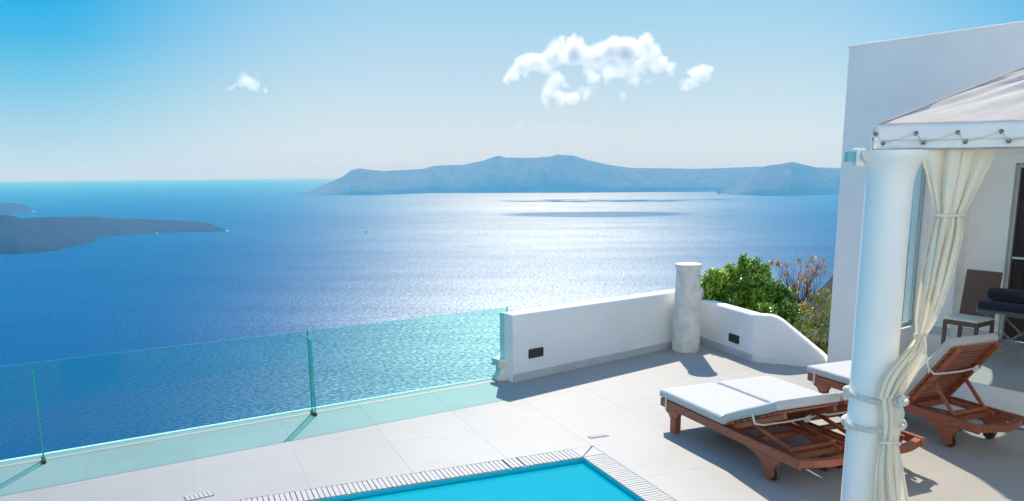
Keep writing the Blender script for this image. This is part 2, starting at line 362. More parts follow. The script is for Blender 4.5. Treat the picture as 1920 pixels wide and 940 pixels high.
def m_sea():
    m, t = mat('sea_water'); o = N(t, 'ShaderNodeOutputMaterial')
    geo = N(t, 'ShaderNodeNewGeometry')
    df = N(t, 'ShaderNodeBsdfDiffuse')
    nzc = N(t, 'ShaderNodeTexNoise'); setin(nzc, Scale=0.0006, Detail=5.0); t.links.new(geo.outputs['Position'], nzc.inputs['Vector'])
    mc = N(t, 'ShaderNodeMixRGB'); mc.inputs[1].default_value = (0.0, 0.050, 0.155, 1); mc.inputs[2].default_value = (0.0, 0.078, 0.205, 1)
    t.links.new(nzc.outputs['Fac'], mc.inputs[0]); t.links.new(mc.outputs[0], df.inputs[0])
    # waves: three scales
    def wave(scale, stretch, detail=3.0, rz=0.0):
        mp = N(t, 'ShaderNodeMapping'); mp.inputs['Scale'].default_value = (scale / stretch, scale, scale); mp.inputs['Rotation'].default_value = (0, 0, rz)
        t.links.new(geo.outputs['Position'], mp.inputs[0])
        nz = N(t, 'ShaderNodeTexNoise'); setin(nz, Scale=1.0, Detail=detail, Roughness=0.6); t.links.new(mp.outputs[0], nz.inputs['Vector']); return nz.outputs['Fac']
    a = wave(0.16, 2.2, 4.0, 0.25); c = wave(0.035, 3.0, 3.0, -0.15)
    ad = N(t, 'ShaderNodeMath', operation='MULTIPLY_ADD'); ad.inputs[1].default_value = 2.2; t.links.new(c, ad.inputs[0]); t.links.new(a, ad.inputs[2])
    bp = N(t, 'ShaderNodeBump'); bp.inputs['Strength'].default_value = 1.0; bp.inputs['Distance'].default_value = 0.42
    t.links.new(ad.outputs[0], bp.inputs['Height'])
    # wind streaks: roughness/gloss patches, and the cloud's shadow below the far island painted as weaker gloss
    st = wave(0.0011, 5.0, 5.0, 0.05)
    gl = N(t, 'ShaderNodeBsdfGlossy', distribution='BECKMANN'); gl.inputs['Roughness'].default_value = 0.465; gl.inputs[0].default_value = (0.87, 0.99, 1.0, 1)
    t.links.new(bp.outputs[0], gl.inputs['Normal'])
    fr = N(t, 'ShaderNodeFresnel'); fr.inputs['IOR'].default_value = 1.33
    fm = N(t, 'ShaderNodeMath', operation='MULTIPLY_ADD'); fm.inputs[1].default_value = 0.065; fm.inputs[2].default_value = 0.084
    t.links.new(fr.outputs[0], fm.inputs[0])
    sm = N(t, 'ShaderNodeMapRange'); sm.inputs['From Min'].default_value = 0.35; sm.inputs['From Max'].default_value = 0.65; sm.inputs['To Min'].default_value = 0.86; sm.inputs['To Max'].default_value = 1.10
    t.links.new(st, sm.inputs['Value'])
    f2 = N(t, 'ShaderNodeMath', operation='MULTIPLY'); t.links.new(fm.outputs[0], f2.inputs[0]); t.links.new(sm.outputs[0], f2.inputs[1])
    sp = N(t, 'ShaderNodeMapRange'); sp.inputs['From Min'].default_value = 0.40; sp.inputs['From Max'].default_value = 0.66; sp.inputs['To Min'].default_value = 0.45; sp.inputs['To Max'].default_value = 2.1
    fine = wave(0.30, 2.0, 3.0, 0.1); t.links.new(fine, sp.inputs['Value'])
    f3 = N(t, 'ShaderNodeMath', operation='MULTIPLY'); t.links.new(f2.outputs[0], f3.inputs[0]); t.links.new(sp.outputs[0], f3.inputs[1])
    s2 = wave(0.006, 3.5, 4.0, 0.12); sq = N(t, 'ShaderNodeMapRange'); sq.inputs['From Min'].default_value = 0.38; sq.inputs['From Max'].default_value = 0.62; sq.inputs['To Min'].default_value = 0.90; sq.inputs['To Max'].default_value = 1.10
    t.links.new(s2, sq.inputs['Value']); f4 = N(t, 'ShaderNodeMath', operation='MULTIPLY'); t.links.new(f3.outputs[0], f4.inputs[0]); t.links.new(sq.outputs[0], f4.inputs[1])
    fac = f4.outputs[0]
    for (u0, v0, u1, hw, amt) in ((948, 402, 1310, 5.5, 0.62), (1345, 394, 1390, 1.5, 0.4), (1010, 388, 1180, 1.0, 0.25)):  # cloud shadow painted into the water: gloss weakened inside each ellipse
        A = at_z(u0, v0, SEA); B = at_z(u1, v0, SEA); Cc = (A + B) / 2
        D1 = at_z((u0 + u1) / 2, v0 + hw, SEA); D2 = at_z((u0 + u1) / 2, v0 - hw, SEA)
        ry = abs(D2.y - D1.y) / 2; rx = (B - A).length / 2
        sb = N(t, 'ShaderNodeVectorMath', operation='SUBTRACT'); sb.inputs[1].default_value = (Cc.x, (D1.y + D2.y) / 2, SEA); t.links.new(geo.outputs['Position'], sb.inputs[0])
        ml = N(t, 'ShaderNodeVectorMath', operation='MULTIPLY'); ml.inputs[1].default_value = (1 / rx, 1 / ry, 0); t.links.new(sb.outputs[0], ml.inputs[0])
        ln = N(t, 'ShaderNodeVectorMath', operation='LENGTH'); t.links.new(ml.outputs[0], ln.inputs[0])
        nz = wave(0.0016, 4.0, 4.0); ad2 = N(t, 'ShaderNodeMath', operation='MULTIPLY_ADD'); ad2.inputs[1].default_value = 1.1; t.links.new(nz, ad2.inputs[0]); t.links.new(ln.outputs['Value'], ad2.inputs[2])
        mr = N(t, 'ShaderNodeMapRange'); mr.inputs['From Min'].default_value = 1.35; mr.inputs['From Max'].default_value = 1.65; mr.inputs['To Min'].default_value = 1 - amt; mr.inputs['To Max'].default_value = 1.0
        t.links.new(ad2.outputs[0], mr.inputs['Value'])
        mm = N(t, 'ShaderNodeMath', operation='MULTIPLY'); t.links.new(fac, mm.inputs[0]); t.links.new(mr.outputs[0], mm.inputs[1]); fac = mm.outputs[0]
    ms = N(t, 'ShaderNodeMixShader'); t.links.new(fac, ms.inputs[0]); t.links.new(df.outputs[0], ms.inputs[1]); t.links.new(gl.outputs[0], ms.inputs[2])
    t.links.new(ms.outputs[0], o.inputs[0]); return m
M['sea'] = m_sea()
def m_land(name, c1, c2, scale):
    m, t = mat(name); b = N(t, 'ShaderNodeBsdfPrincipled'); o = N(t, 'ShaderNodeOutputMaterial'); geo = N(t, 'ShaderNodeNewGeometry')
    nz = N(t, 'ShaderNodeTexNoise'); setin(nz, Scale=scale, Detail=8.0, Roughness=0.68); t.links.new(geo.outputs['Position'], nz.inputs['Vector'])
    rp = N(t, 'ShaderNodeValToRGB'); el = rp.color_ramp.elements; el[0].position = 0.35; el[0].color = (*c1, 1); el[1].position = 0.68; el[1].color = (*c2, 1)
    t.links.new(nz.outputs['Fac'], rp.inputs[0]); t.links.new(rp.outputs[0], b.inputs['Base Color']); b.inputs['Roughness'].default_value = 0.95
    b.inputs['Specular IOR Level'].default_value = 0.1
    t.links.new(b.outputs[0], o.inputs[0]); return m
M['island'] = m_land('island_rock', (0.045, 0.040, 0.034), (0.15, 0.12, 0.09), 0.008)
M['lava'] = m_land('lava_rock', (0.004, 0.006, 0.007), (0.022, 0.022, 0.02), 0.01)
M['hill'] = m_land('scrub_hillside', (0.016, 0.020, 0.014), (0.075, 0.060, 0.042), 0.05)
def m_leaf(name, cols, tr=0.35):
    m, t = mat(name); b = N(t, 'ShaderNodeBsdfPrincipled'); o = N(t, 'ShaderNodeOutputMaterial'); at = N(t, 'ShaderNodeAttribute', attribute_name='tone')
    rp = N(t, 'ShaderNodeValToRGB'); el = rp.color_ramp.elements
    el[0].color = (*cols[0], 1); el[1].color = (*cols[-1], 1)
    for i, c in enumerate(cols[1:-1]):
        q = el.new((i + 1) / (len(cols) - 1)); q.color = (*c, 1)
    t.links.new(at.outputs['Fac'], rp.inputs[0]); t.links.new(rp.outputs[0], b.inputs['Base Color'])
    b.inputs['Roughness'].default_value = 0.32; b.inputs['Specular IOR Level'].default_value = 0.5
    tl = N(t, 'ShaderNodeBsdfTranslucent'); hv = N(t, 'ShaderNodeHueSaturation'); hv.inputs['Value'].default_value = 1.9; t.links.new(rp.outputs[0], hv.inputs['Color']); t.links.new(hv.outputs[0], tl.inputs[0])
    ms = N(t, 'ShaderNodeMixShader'); ms.inputs[0].default_value = tr; t.links.new(b.outputs[0], ms.inputs[1]); t.links.new(tl.outputs[0], ms.inputs[2])
    t.links.new(ms.outputs[0], o.inputs[0]); return m
M['leaf'] = m_leaf('glossy_green_leaf', [(0.035, 0.10, 0.008), (0.09, 0.21, 0.014), (0.21, 0.37, 0.025), (0.50, 0.58, 0.07)])
M['leaf_rust'] = m_leaf('rust_and_green_leaf', [(0.08, 0.15, 0.02), (0.20, 0.20, 0.04), (0.36, 0.14, 0.035), (0.50, 0.22, 0.05)])
M['leaf_olive'] = m_leaf('olive_leaf', [(0.06, 0.13, 0.012), (0.18, 0.28, 0.03), (0.42, 0.44, 0.05), (0.40, 0.25, 0.08)])

# ================================================================== SETTING
# ---- sea: spherical cap so that the horizon lies where the earth's curve puts it
def make_sea():
    radii = [0.0]; r = 60.0
    while r < 95000: radii.append(r); r *= 1.12
    n = 120; verts = [(0, 0, SEA)]; faces = []
    for r in radii[1:]:
        for k in range(n):
            a = 2 * pi * k / n; verts.append((r * sin(a), r * cos(a), SEA - r * r / (2 * REARTH)))
    for k in range(n): faces.append((0, 1 + (k + 1) % n, 1 + k))
    for i in range(len(radii) - 2):
        b0 = 1 + i * n; b1 = b0 + n
        for k in range(n):
            k2 = (k + 1) % n; faces.append((b0 + k, b0 + k2, b1 + k2, b1 + k))
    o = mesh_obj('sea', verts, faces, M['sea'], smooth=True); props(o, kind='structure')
    return o
make_sea()

def interp(tbl, x):
    if x <= tbl[0][0]: return tbl[0][1]
    for (a, b), (c, d) in zip(tbl, tbl[1:]):
        if x <= c: return b + (d - b) * (x - a) / (c - a)
    return tbl[-1][1]
def island(name, top, base, depth, mat_, du, rough, label=None, nrow=26, back=1200, curve=1.7, kind='structure'):
    """land whose shoreline and skyline stand at surveyed bearings; a real surface with its own back slope"""
    us = np.arange(top[0][0], top[-1][0] + 0.01, du); verts = []; faces = []; nc = len(us); rows = nrow + 12
    for i, u in enumerate(us):
        vb = interp(base, u); vt = interp(top, u)
        d = ray(u, vb); z0 = SEA - 4
        B = at_z(u, vb, z0); hd = Vector((d.x, d.y, 0)).normalized()
        r0 = hypot(B.x, B.y)
        dep = depth * max(0.12, min(1.0, (vb - vt) / 30.0 + 0.05))
        rt = r0 + dep
        dt = ray(u, vt); zt = EYE + dt.z / hypot(dt.x, dt.y) * rt
        for j in range(rows):
            if j < nrow:
                s = j / (nrow - 1); rr = r0 + dep * s; f_ = s ** (1 / curve); zz = (SEA - 8) + (zt - SEA + 8) * f_
                # never above the line of sight to the skyline
                amp = 1.5 * rough * sin(pi * s) ** 0.7
            else:
                s = (j - nrow + 1) / 12; rr = rt + back * s; zz = zt + (SEA - 30 - zt) * s ** 1.3; amp = rough * 0.4 * sin(pi * s)
            p = hd * rr
            nz = noise.fractal(Vector((p.x * 0.0035, p.y * 0.0012, 3.1)), 0.9, 2.1, 5) + 0.7 * abs(noise.noise(Vector((p.x * 0.009, p.y * 0.0022, 9.0)))) - 0.35
            zz += amp * nz
            verts.append((p.x, p.y, zz))
    for i in range(nc - 1):
        for j in range(rows - 1):
            a = i * rows + j; faces.append((a, a + rows, a + rows + 1, a + 1))
    o = mesh_obj(name, verts, faces, mat_, smooth=True); props(o, label=label, kind=kind)
    return o
island('island', [(553, 364), (560, 361), (575, 360), (590, 354), (606, 347), (622, 341), (645, 331), (660, 320), (668, 317), (676, 316), (700, 319), (720, 321), (795, 317), (815, 311), (870, 309), (905, 302), (928, 294), (936, 292), (950, 296), (1000, 296), (1030, 294), (1045, 290), (1075, 292), (1100, 300), (1140, 309), (1180, 315), (1250, 316), (1300, 317), (1340, 316), (1380, 314), (1450, 312), (1560, 315), (1700, 322), (1900, 330)],
       [(553, 366), (700, 366), (800, 362), (1100, 361), (1345, 359), (1600, 358), (1900, 356)], 900, M['island'], 1.5, 26)
island('headland', [(1344, 361), (1350, 357), (1362, 352), (1380, 347), (1392, 341), (1400, 333), (1406, 324), (1418, 318), (1435, 311), (1460, 308), (1478, 304.5), (1484, 304), (1500, 308), (1530, 315), (1560, 318), (1600, 320), (1750, 333), (1850, 345)],
       [(1344, 364), (1420, 367), (1480, 368), (1530, 366), (1600, 364), (1850, 362)], 700, M['island'], 1.5, 22)
island('lava_island', [(-260, 398), (0, 404), (18, 402.5), (30, 404), (48, 409), (80, 407.5), (130, 406.5), (190, 406), (215, 409), (250, 410), (300, 412), (350, 414.5), (385, 417), (400, 421), (412, 427), (426, 434)],
       [(-260, 500), (0, 479), (35, 479), (60, 477), (108, 472), (112, 470), (140, 463.5), (175, 456), (180, 452), (176, 449), (182, 447), (250, 442), (330, 438), (426, 435.5)], 420, M['lava'], 1.2, 9, curve=1.5, back=500)
island('far_islet', [(-160, 376), (0, 380.5), (18, 380), (40, 382.5), (48, 385), (56, 392), (62, 398)],
       [(-160, 408), (0, 403), (30, 402), (62, 399.5)], 500, M['lava'], 1.2, 8, curve=1.5, back=500)
def surf_patch(u, v, w_, h_):
    A = at_z(u, v, SEA + 0.6); vs = []
    for k in range(10):
        a = 2 * pi * k / 10; q = at_z(u + w_ * cos(a) * random.uniform(.7, 1.1), v + h_ * sin(a) * random.uniform(.6, 1.1), SEA + 3); vs.append(q)
    top = [Vector((p.x, p.y, p.z + 2)) for p in vs]
    f = [tuple(range(10)), tuple(range(19, 9, -1))] + [((i + 1) % 10, i, i + 10, (i + 1) % 10 + 10) for i in range(10)]
    o = mesh_obj('surf_foam', vs + top, f, M['surf']); props(o, kind='stuff')
surf_patch(426, 433.6, 4, 0.5); surf_patch(62, 397, 4, 0.45); surf_patch(294, 437.8, 1.8, 0.6)

# ---- the cliff and hillside below and beside the terrace: one ground sheet down into the sea
def ground():
    na = 720; verts = []; faces = []
    rs = [6, 11, 15, 18, 22, 28, 36, 46, 60, 75, 95, 120, 150, 180, 210, 240, 270, 300, 340, 390, 450, 520, 620, 760, 1000]
    dep = [(-60, 45), (20, 43), (17.5, 25), (19.0, 13.5), (19.8, 11.5), (20.7, 9.3), (21.9, 8.0), (24, 6.6), (26.1, 5.6), (27.2, 4.6), (30, 4.0), (45, 3), (60, 0), (90, -8), (180, -12)]
    for i in range(na):
        azd = -180 + 360 * i / na
        aa = azd if azd >= -60 else (-60 if azd > -110 else 180)
        # finer columns where the hillside is seen
        verts_az = azd
        ad = azd
        th = interp(dep, aa); rid = 250
        for r in rs:
            base = -3.0 - max(0, r - 13) * tan(radians(40 if th > 14 else 14))
            z_lim = EYE - r * tan(radians(th)) - 6.2 * max(0.0, 1 - r / 160)
            z = (min(base, z_lim) if th > 14 else z_lim) if th > 2 else -3.2 - (r - 6) * tan(radians(max(th, -12))) * (1 if r > 14 else 0.3)
            if r > rid and th < 40: z -= (r - rid) * (1.3 if th > -5 else 0.2)
            nz = noise.fractal(Vector((r * sin(radians(ad)) * 0.03, r * cos(radians(ad)) * 0.03, 1.7)), 0.9, 2.0, 5)
            if r > 25: z += nz * r * 0.028
            z = max(z, SEA - 15)
            verts.append((r * sin(radians(ad)), r * cos(radians(ad)), z))
    nr = len(rs)
    for i in range(na):
        i2 = (i + 1) % na
        for j in range(nr - 1): faces.append((i * nr + j, i * nr + j + 1, i2 * nr + j + 1, i2 * nr + j))
    faces.append(tuple(i * nr for i in range(na)))
    o = mesh_obj('hillside', verts, faces, M['hill'], smooth=True); props(o, kind='structure')
ground()

# ---- terrace
GD = radians(33.2)                                     # bearing of the glass line
POST = Vector((-2.28, 8.74, 0)); GDIR = Vector((cos(GD), sin(GD), 0)); GN = Vector((-sin(GD), cos(GD), 0))
PSP = 2.652
KC = Vector((0.67, 7.28, 0)); PD = radians(22.5); PX = Vector((cos(PD), sin(PD), 0)); PY = Vector((-sin(PD), cos(PD), 0))
W0 = Vector((0.01, 10.03, 0)); W1 = Vector((2.97, 12.44, 0)); W2 = Vector((3.41, 11.09, 0))
PF = 0.40                                              # height of the raised platform
V55 = radians(-55.0); VX = Vector((cos(V55), sin(V55), 0)); VY = Vector((-VX.y, VX.x, 0))   # along the facade; VY points away behind it
FC = Vector((4.29, 10.60, 0))                          # facade's seaward corner
STEP = Vector((4.99, 8.48, 0))

def clip(poly, p, n):
    """keep the side where (x-p).n <= 0"""
    out = []
    for i in range(len(poly)):
        a = poly[i]; b = poly[(i + 1) % len(poly)]; da = (a - p).dot(n); db = (b - p).dot(n)
        if da <= 0: out.append(a)
        if (da < 0 < db) or (db < 0 < da): out.append(a + (b - a) * (da / (da - db)))
    if len(out) < 3: return []
    ar = 0
    for i in range(len(out)): ar += out[i].x * out[(i + 1) % len(out)].y - out[(i + 1) % len(out)].x * out[i].y
    return out if abs(ar) > 0.0008 else []
def subtract(polys, hole):
    """hole: convex CCW"""
    res = []
    for poly in polys:
        rest = poly
        for i in range(len(hole)):
            a = hole[i]; b = hole[(i + 1) % len(hole)]; d = (b - a).normalized(); n = Vector((d.y, -d.x, 0))
            out = clip(rest, a, -n)
            if out: res.append(out)
            rest = clip(rest, a, n)
            if not rest: break
    return res
def V2(x, y): return Vector((x, y, 0))
edge_n = GN; edge_p = POST + GN * 0.13
wl = (W1 - W0).normalized(); wn_ = Vector((-wl.y, wl.x, 0))
GW = 0.235                                              # gutter width
GL = 5.6; GR = 3.7; PL = 6.2; PWD = 4.0
gut = [KC + PY * GW + PX * GW, KC - PX * PL + PY * GW, KC - PX * PL - PY * (PWD), KC + PX * GW - PY * PWD]
def tile_mesh(polys, name, z1=0.0, th=0.02, parent=None, m=None):
    vs, fs = [], []
    for poly in polys:
        b = len(vs); n = len(poly)
        ar = sum(poly[i].x * poly[(i + 1) % n].y - poly[(i + 1) % n].x * poly[i].y for i in range(n))
        if ar < 0: poly = list(reversed(poly))
        for p in poly: vs.append((p.x, p.y, z1))
        for p in poly: vs.append((p.x, p.y, z1 - th))
        fs.append(tuple(range(b, b + n)))
        for i in range(n): fs.append((b + i, b + n + i, b + n + (i + 1) % n, b + (i + 1) % n))
    return mesh_obj(name, vs, fs, m or M['tile'], parent)
terr = empty('terrace_floor', kind='structure')
# slab under the tiles
slab_poly = [V2(-16, -7), V2(13, -7), V2(13, 14)]
def region(poly):
    """terrace outline: two convex pieces meeting at the seaward end of the wall"""
    cut_p = W0 + wn_ * 0.15; cut_n = Vector((1, -0.25, 0)).normalized()
    out = []
    a = clip(poly, cut_p, cut_n)
    if a: a = clip(a, edge_p, edge_n)
    if a: out.append(a)
    b = clip(poly, cut_p, -cut_n)
    if b: b = clip(b, W0 + wn_ * 0.2, wn_)
    if b: b = clip(b, V2(3.35, 12.3), V2(0.45, 0.89)); 
    if b: out.append(b)
    return out
big = [V2(-16, -7), V2(13, -7), V2(13, 14), V2(-16, 14)]
sl_ = subtract(region(big), gut)
tile_mesh(sl_, 'grout_bed', -0.0016, 0.25, terr, M['joint'])
TS = 0.92; gap = 0.0009; full = None; nt_ = 0
for i in range(-14, 16):
    for j in range(-9, 12):
        c = KC + PX * (GW + TS * (i + 0.5)) + PY * (GW + TS * (j + 0.5))
        h = TS / 2 - gap
        q = [c - PX * h - PY * h, c + PX * h - PY * h, c + PX * h + PY * h, c - PX * h + PY * h]
        if c.y < -4 or c.x > 11 or c.x < -9.5: continue
        ps = region(q)
        if not ps: continue
        ps = subtract(ps, gut)
        if not ps: continue
        ar = 0
        for p_ in ps: ar += abs(sum(p_[k].x * p_[(k + 1) % len(p_)].y - p_[(k + 1) % len(p_)].x * p_[k].y for k in range(len(p_)))) / 2
        if ar > 4 * h * h * 0.9999 and len(ps) == 1:
            if full is None:
                a = [V2(-h, -h), V2(h, -h), V2(h, h), V2(-h, h)]
                full = tile_mesh([a], 'tile', 0, 0.02, terr); full.location = c; full.rotation_euler = (0, 0, PD)
            else:
                o = inst(full, loc=c)
        else:
            # keep the 2-D pieces in local space of the centre
            tile_mesh([[p - c for p in pp] for pp in ps], 'tile', 0, 0.02, terr).location = c
# front kerb face of the terrace towards the sea
bm = bmesh.new()
a = POST + GN * 0.13 - GDIR * 8; b = POST + GN * 0.13 + GDIR * (PSP + 0.05)
add_bar(bm, a + GN * 0.03 + Vector((0, 0, -0.30)), b + GN * 0.03 + Vector((0, 0, -0.30)), 0.06, 0.62, 0.008)
bm_obj('terrace_edge_lip', bm, M['plaster'], terr)

# ---- pool
pool = empty('swimming_pool', KC, PD, kind='structure')
def pbox(name, x0, x1, y0, y1, z0, z1, m):
    bm = bmesh.new(); add_box(bm, ((x0 + x1) / 2, (y0 + y1) / 2, (z0 + z1) / 2), (x1 - x0, y1 - y0, z1 - z0)); return bm_obj(name, bm, m, pool)
pbox('basin_floor', -PL, 0.0, -PWD, 0, -1.35, -1.30, M['pool_wall'])
pbox('basin_wall', -PL, 0.0, 0.0, 0.06, -1.35, -0.016, M['pool_wall'])
pbox('basin_wall', 0.0, 0.06, -PWD, 0.06, -1.35, -0.016, M['pool_wall'])
pbox('basin_wall', -PL, 0.0, -PWD - 0.06, -PWD, -1.35, -0.016, M['pool_wall'])
pbox('basin_wall', -PL - 0.06, -PL, -PWD, 0.0, -1.35, -0.016, M['pool_wall'])
vs = []; fs = []
nx, ny = 40, 30
for i in range(nx + 1):
    for j in range(ny + 1): vs.append((-PL * i / nx, -PWD * j / ny, -0.05))
for i in range(nx):
    for j in range(ny): a = i * (ny + 1) + j; fs.append((a, a + 1, a + ny + 2, a + ny + 1))
water = mesh_obj('pool_water', vs, fs, M['pool'], pool, smooth=True)
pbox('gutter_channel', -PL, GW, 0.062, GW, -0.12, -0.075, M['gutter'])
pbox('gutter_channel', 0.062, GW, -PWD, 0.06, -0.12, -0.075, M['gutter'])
pbox('gutter_channel', -PL, GW, GW - 0.002, GW + 0.03, -0.12, -0.021, M['joint'])
# bars of the overflow gutter
pitch = 0.0445
bm = bmesh.new(); add_box(bm, (0, 0, -0.009), (pitch - 0.0060, GW - 0.004, 0.016), None, 0.0015)
slat0 = bm_obj('gutter_bar', bm, M['slat_stone'], pool); slat0.location = (-0.009 - pitch / 2, GW / 2, 0)
x = -0.009 - pitch / 2 - pitch; k = 0
while x > -GL:
    k += 1
    o = inst(slat0, loc=(x + random.uniform(-.0012, .0012), GW / 2 + random.uniform(-.003, .003), random.uniform(-.0012, .0005)), rot=(0, 0, random.uniform(-.006, .006)))
    x -= pitch + (0.012 if k in (12, 15) else 0)
y = -0.009 - pitch / 2
while y > -2.9:
    inst(slat0, loc=(GW / 2, y, random.uniform(-.0012, .0005)), rot=(0, 0, pi / 2 + random.uniform(-.006, .006))); y -= pitch
bm = bmesh.new(); add_prism(bm, [(0, 0), (0, GW), (GW * .96, GW)], 0.016)
o = bm_obj('corner_stone', bm, M['slat_stone'], pool); o.rotation_euler = (-pi / 2, 0, 0); o.location = (-0.006, 0.001, -0.009)
bm = bmesh.new(); add_prism(bm, [(0.008, 0), (GW, 0), (GW, GW * .96)], 0.016)
o = bm_obj('corner_stone', bm, M['slat_stone'], pool); o.rotation_euler = (-pi / 2, 0, 0); o.location = (-0.004, -0.001, -0.0095)
def floor_vent(u, v, n, rz, label, sz=0.034, ln=0.10):
    p = at_z(u, v, 0); t = empty('floor_drain', p, rz, label, 'floor drain', 'slotted drains let into the terrace floor')
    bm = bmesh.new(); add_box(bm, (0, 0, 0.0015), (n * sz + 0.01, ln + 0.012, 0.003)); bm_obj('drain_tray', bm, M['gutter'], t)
    bm = bmesh.new(); add_box(bm, (0, 0, 0.0045), (sz - 0.008, ln + 0.012, 0.005)); s0 = bm_obj('drain_bar', bm, M['slat_stone'], t); s0.location = (-(n - 1) / 2 * sz, 0, 0)
    for i in range(1, n): inst(s0, loc=((i - (n - 1) / 2) * sz, 0, 0))
floor_vent(1122, 818.5, 7, PD - 0.0, 'small slotted drain in the pale floor past the pool corner near the loungers', 0.03, 0.055)
floor_vent(373, 931, 6, PD + 0.2, 'small slotted drain in the pale floor left of the pool gutter', 0.036, 0.10)

# ---- raised platform by the villa
plat = empty('raised_platform', kind='structure')
P0 = STEP - VX * 0.85; P1 = STEP + VX * 7
top_poly = [P0, P1, P1 + VY * 6, P0 + VY * 6]
hole_keep = [[p for p in top_poly]]
tile_mesh(hole_keep, 'platform_core', PF - 0.004, PF - 0.02, plat, M['plaster'])
for i in range(0, 9):
    for j in range(0, 6):
        c = P0 + VX * (0.9 * (i + .5)) + VY * (0.9 * (j + .5) - 0.0); h = 0.45 - gap
        q = [c - VX * h - VY * h, c + VX * h - VY * h, c + VX * h + VY * h, c - VX * h + VY * h]
        tile_mesh([[p - c for p in q]], 'tile', PF, 0.02, plat).location = c

# ================================================================== GLASS BALUSTRADE
bal = empty('glass_balustrade', POST, GD, 'long frameless teal glass balustrade with green glass fins along the terrace edge', 'balustrade')
GH = 0.955
def add_pane(x0, x1, h=GH, z0=0.02):
    # faces: two broad sheets get clear glass, rim gets the green edge glass
    bm = bmesh.new(); add_box(bm, ((x0 + x1) / 2, 0, (z0 + h) / 2), (x1 - x0 - 0.012, 0.014, h - z0))
    o = bm_obj('glass_pane', bm, M['glass'], bal); o.data.materials.append(M['glass_edge'])
    for p in o.data.polygons:
        if abs(p.normal.y) < 0.5: p.material_index = 1
    return o
for k in range(-2, 1): add_pane(k * PSP, (k + 1) * PSP)
def fin_prof():
    return [(-0.004, 0.02), (0.0, 0.86), (-0.03, 0.885), (-0.13, 0.845), (-0.115, 0.02)]
for k in range(-2, 2):
    bm = bmesh.new()
    pts = [(-0.012, 0.03), (-0.012, 0.885), (-0.085, 0.865), (-0.10, 0.84), (-0.125, 0.03)]
    add_prism(bm, pts, 0.015)
    bmesh.ops.rotate(bm, verts=bm.verts, cent=(0, 0, 0), matrix=rotm(pi / 2, 'Z'))
    o = bm_obj('glass_fin', bm, M['fin_glass'], bal); o.location = (k * PSP, 0, 0 if k < 1 else 0.0)
    o.data.materials.append(M['glass_edge'])
    for p in o.data.polygons:
        if abs(p.normal.x) < 0.5: p.material_index = 1
    bm = bmesh.new(); add_box(bm, (0.0, -0.062, 0.016), (0.034, 0.14, 0.032), None, 0.004)
    bm_obj('clamp', bm, M['clamp'], o)
    bm = bmesh.new(); add_box(bm, (0.0, 0.0, 0.93), (0.006, 0.018, 0.07)); bm_obj('joint_strip', bm, M['glass_edge'], o)

# ================================================================== WHITE WALLS
def wall_piece(name, a, b, thick, profile, z0, mat_, parent=None, nseg=24, rnd=0.035, out=None):
    """wall from a to b, front face on the line, body behind (left-hand normal). profile(s)->top z. rounded top."""
    d = (b - a); L = d.length; d.normalize(); n = Vector((-d.y, d.x, 0))
    if out is not None and n.dot(out) > 0: n = -n
    sec_n = 6; rows = []
    for i in range(nseg + 1):
        s = i / nseg; p = a + d * L * s; zt = profile(s)
        sec = [(0, z0)]
        for k in range(sec_n + 1):
            t_ = pi / 2 * k / sec_n; sec.append((rnd - rnd * cos(t_), zt - rnd + rnd * sin(t_)))
        for k in range(sec_n + 1):
            t_ = pi / 2 * k / sec_n; sec.append((thick - rnd + rnd * sin(t_), zt - rnd + rnd * cos(t_)))
        sec.append((thick, z0))
        rows.append([p + n * q[0] + Vector((0, 0, q[1])) for q in sec])
    m_ = len(rows[0]); vs = [v for r_ in rows for v in r_]; fs = []
    for i in range(nseg):
        for k in range(m_ - 1): fs.append((i * m_ + k, i * m_ + k + 1, (i + 1) * m_ + k + 1, (i + 1) * m_ + k))
    fs.append(tuple(range(m_))); fs.append(tuple(reversed([nseg * m_ + k for k in range(m_)])))
    me_o = mesh_obj(name, vs, fs, mat_, parent)
    bm = bmesh.new(); bm.from_mesh(me_o.data); bmesh.ops.recalc_face_normals(bm, faces=bm.faces[:]); bm.to_mesh(me_o.data); bm.free()
    me_o.data.shade_smooth(); me_o.data.set_sharp_from_angle(angle=radians(50))
    return me_o
SEAWARD = Vector((-1, 1, 0)).normalized()
pw = empty('parapet_wall', label='long low white parapet wall between the glass balustrade and the marble column stub', cat='wall')
wall_piece('wall_body', W0, W1 + wl * 0.1, 0.27, lambda s: 0.885 - 0.03 * s, -0.3, M['plaster'], pw)
bm = bmesh.new()
add_bar(bm, W0 - wn_ * 0.011 + Vector((0, 0, 0.052)), W1 - wn_ * 0.011 + Vector((0, 0, 0.052)), 0.022, 0.105, 0.002)
bm_obj('skirting', bm, M['skirting'], pw)
def grille(parent, p, d, w_, h_, nrm):
    fr = empty('x'); bpy.data.objects.remove(fr)
    bm = bmesh.new()
    up = Vector((0, 0, 1))
    for sgn in (-1, 1):
        add_bar(bm, p - d * w_ / 2 + up * sgn * h_ / 2, p + d * w_ / 2 + up * sgn * h_ / 2, 0.016, 0.008)
        add_bar(bm, p + d * sgn * w_ / 2 - up * h_ / 2, p + d * sgn * w_ / 2 + up * h_ / 2, 0.016, 0.008, up=d)
    o = bm_obj('step_light', bm, M['bronze'], parent)
    bm = bmesh.new(); R = Matrix((d, nrm, up)).transposed(); add_box(bm, p, (w_ - 0.012, 0.006, h_ - 0.012), R); bm_obj('backing', bm, M['bronze'], o)
    for k in range(7):
        bm = bmesh.new(); z = (k - 3) * h_ / 7.6; add_bar(bm, p + up * z - d * (w_ / 2 - .008) - nrm * 0.005, p + up * z + d * (w_ / 2 - .008) - nrm * 0.005, 0.008, 0.006)
        bm_obj('louvre', bm, M['bronze'], o)
gp = at_z(1000, 706.5, 0); 
s_ = (gp - W0).dot(wl)
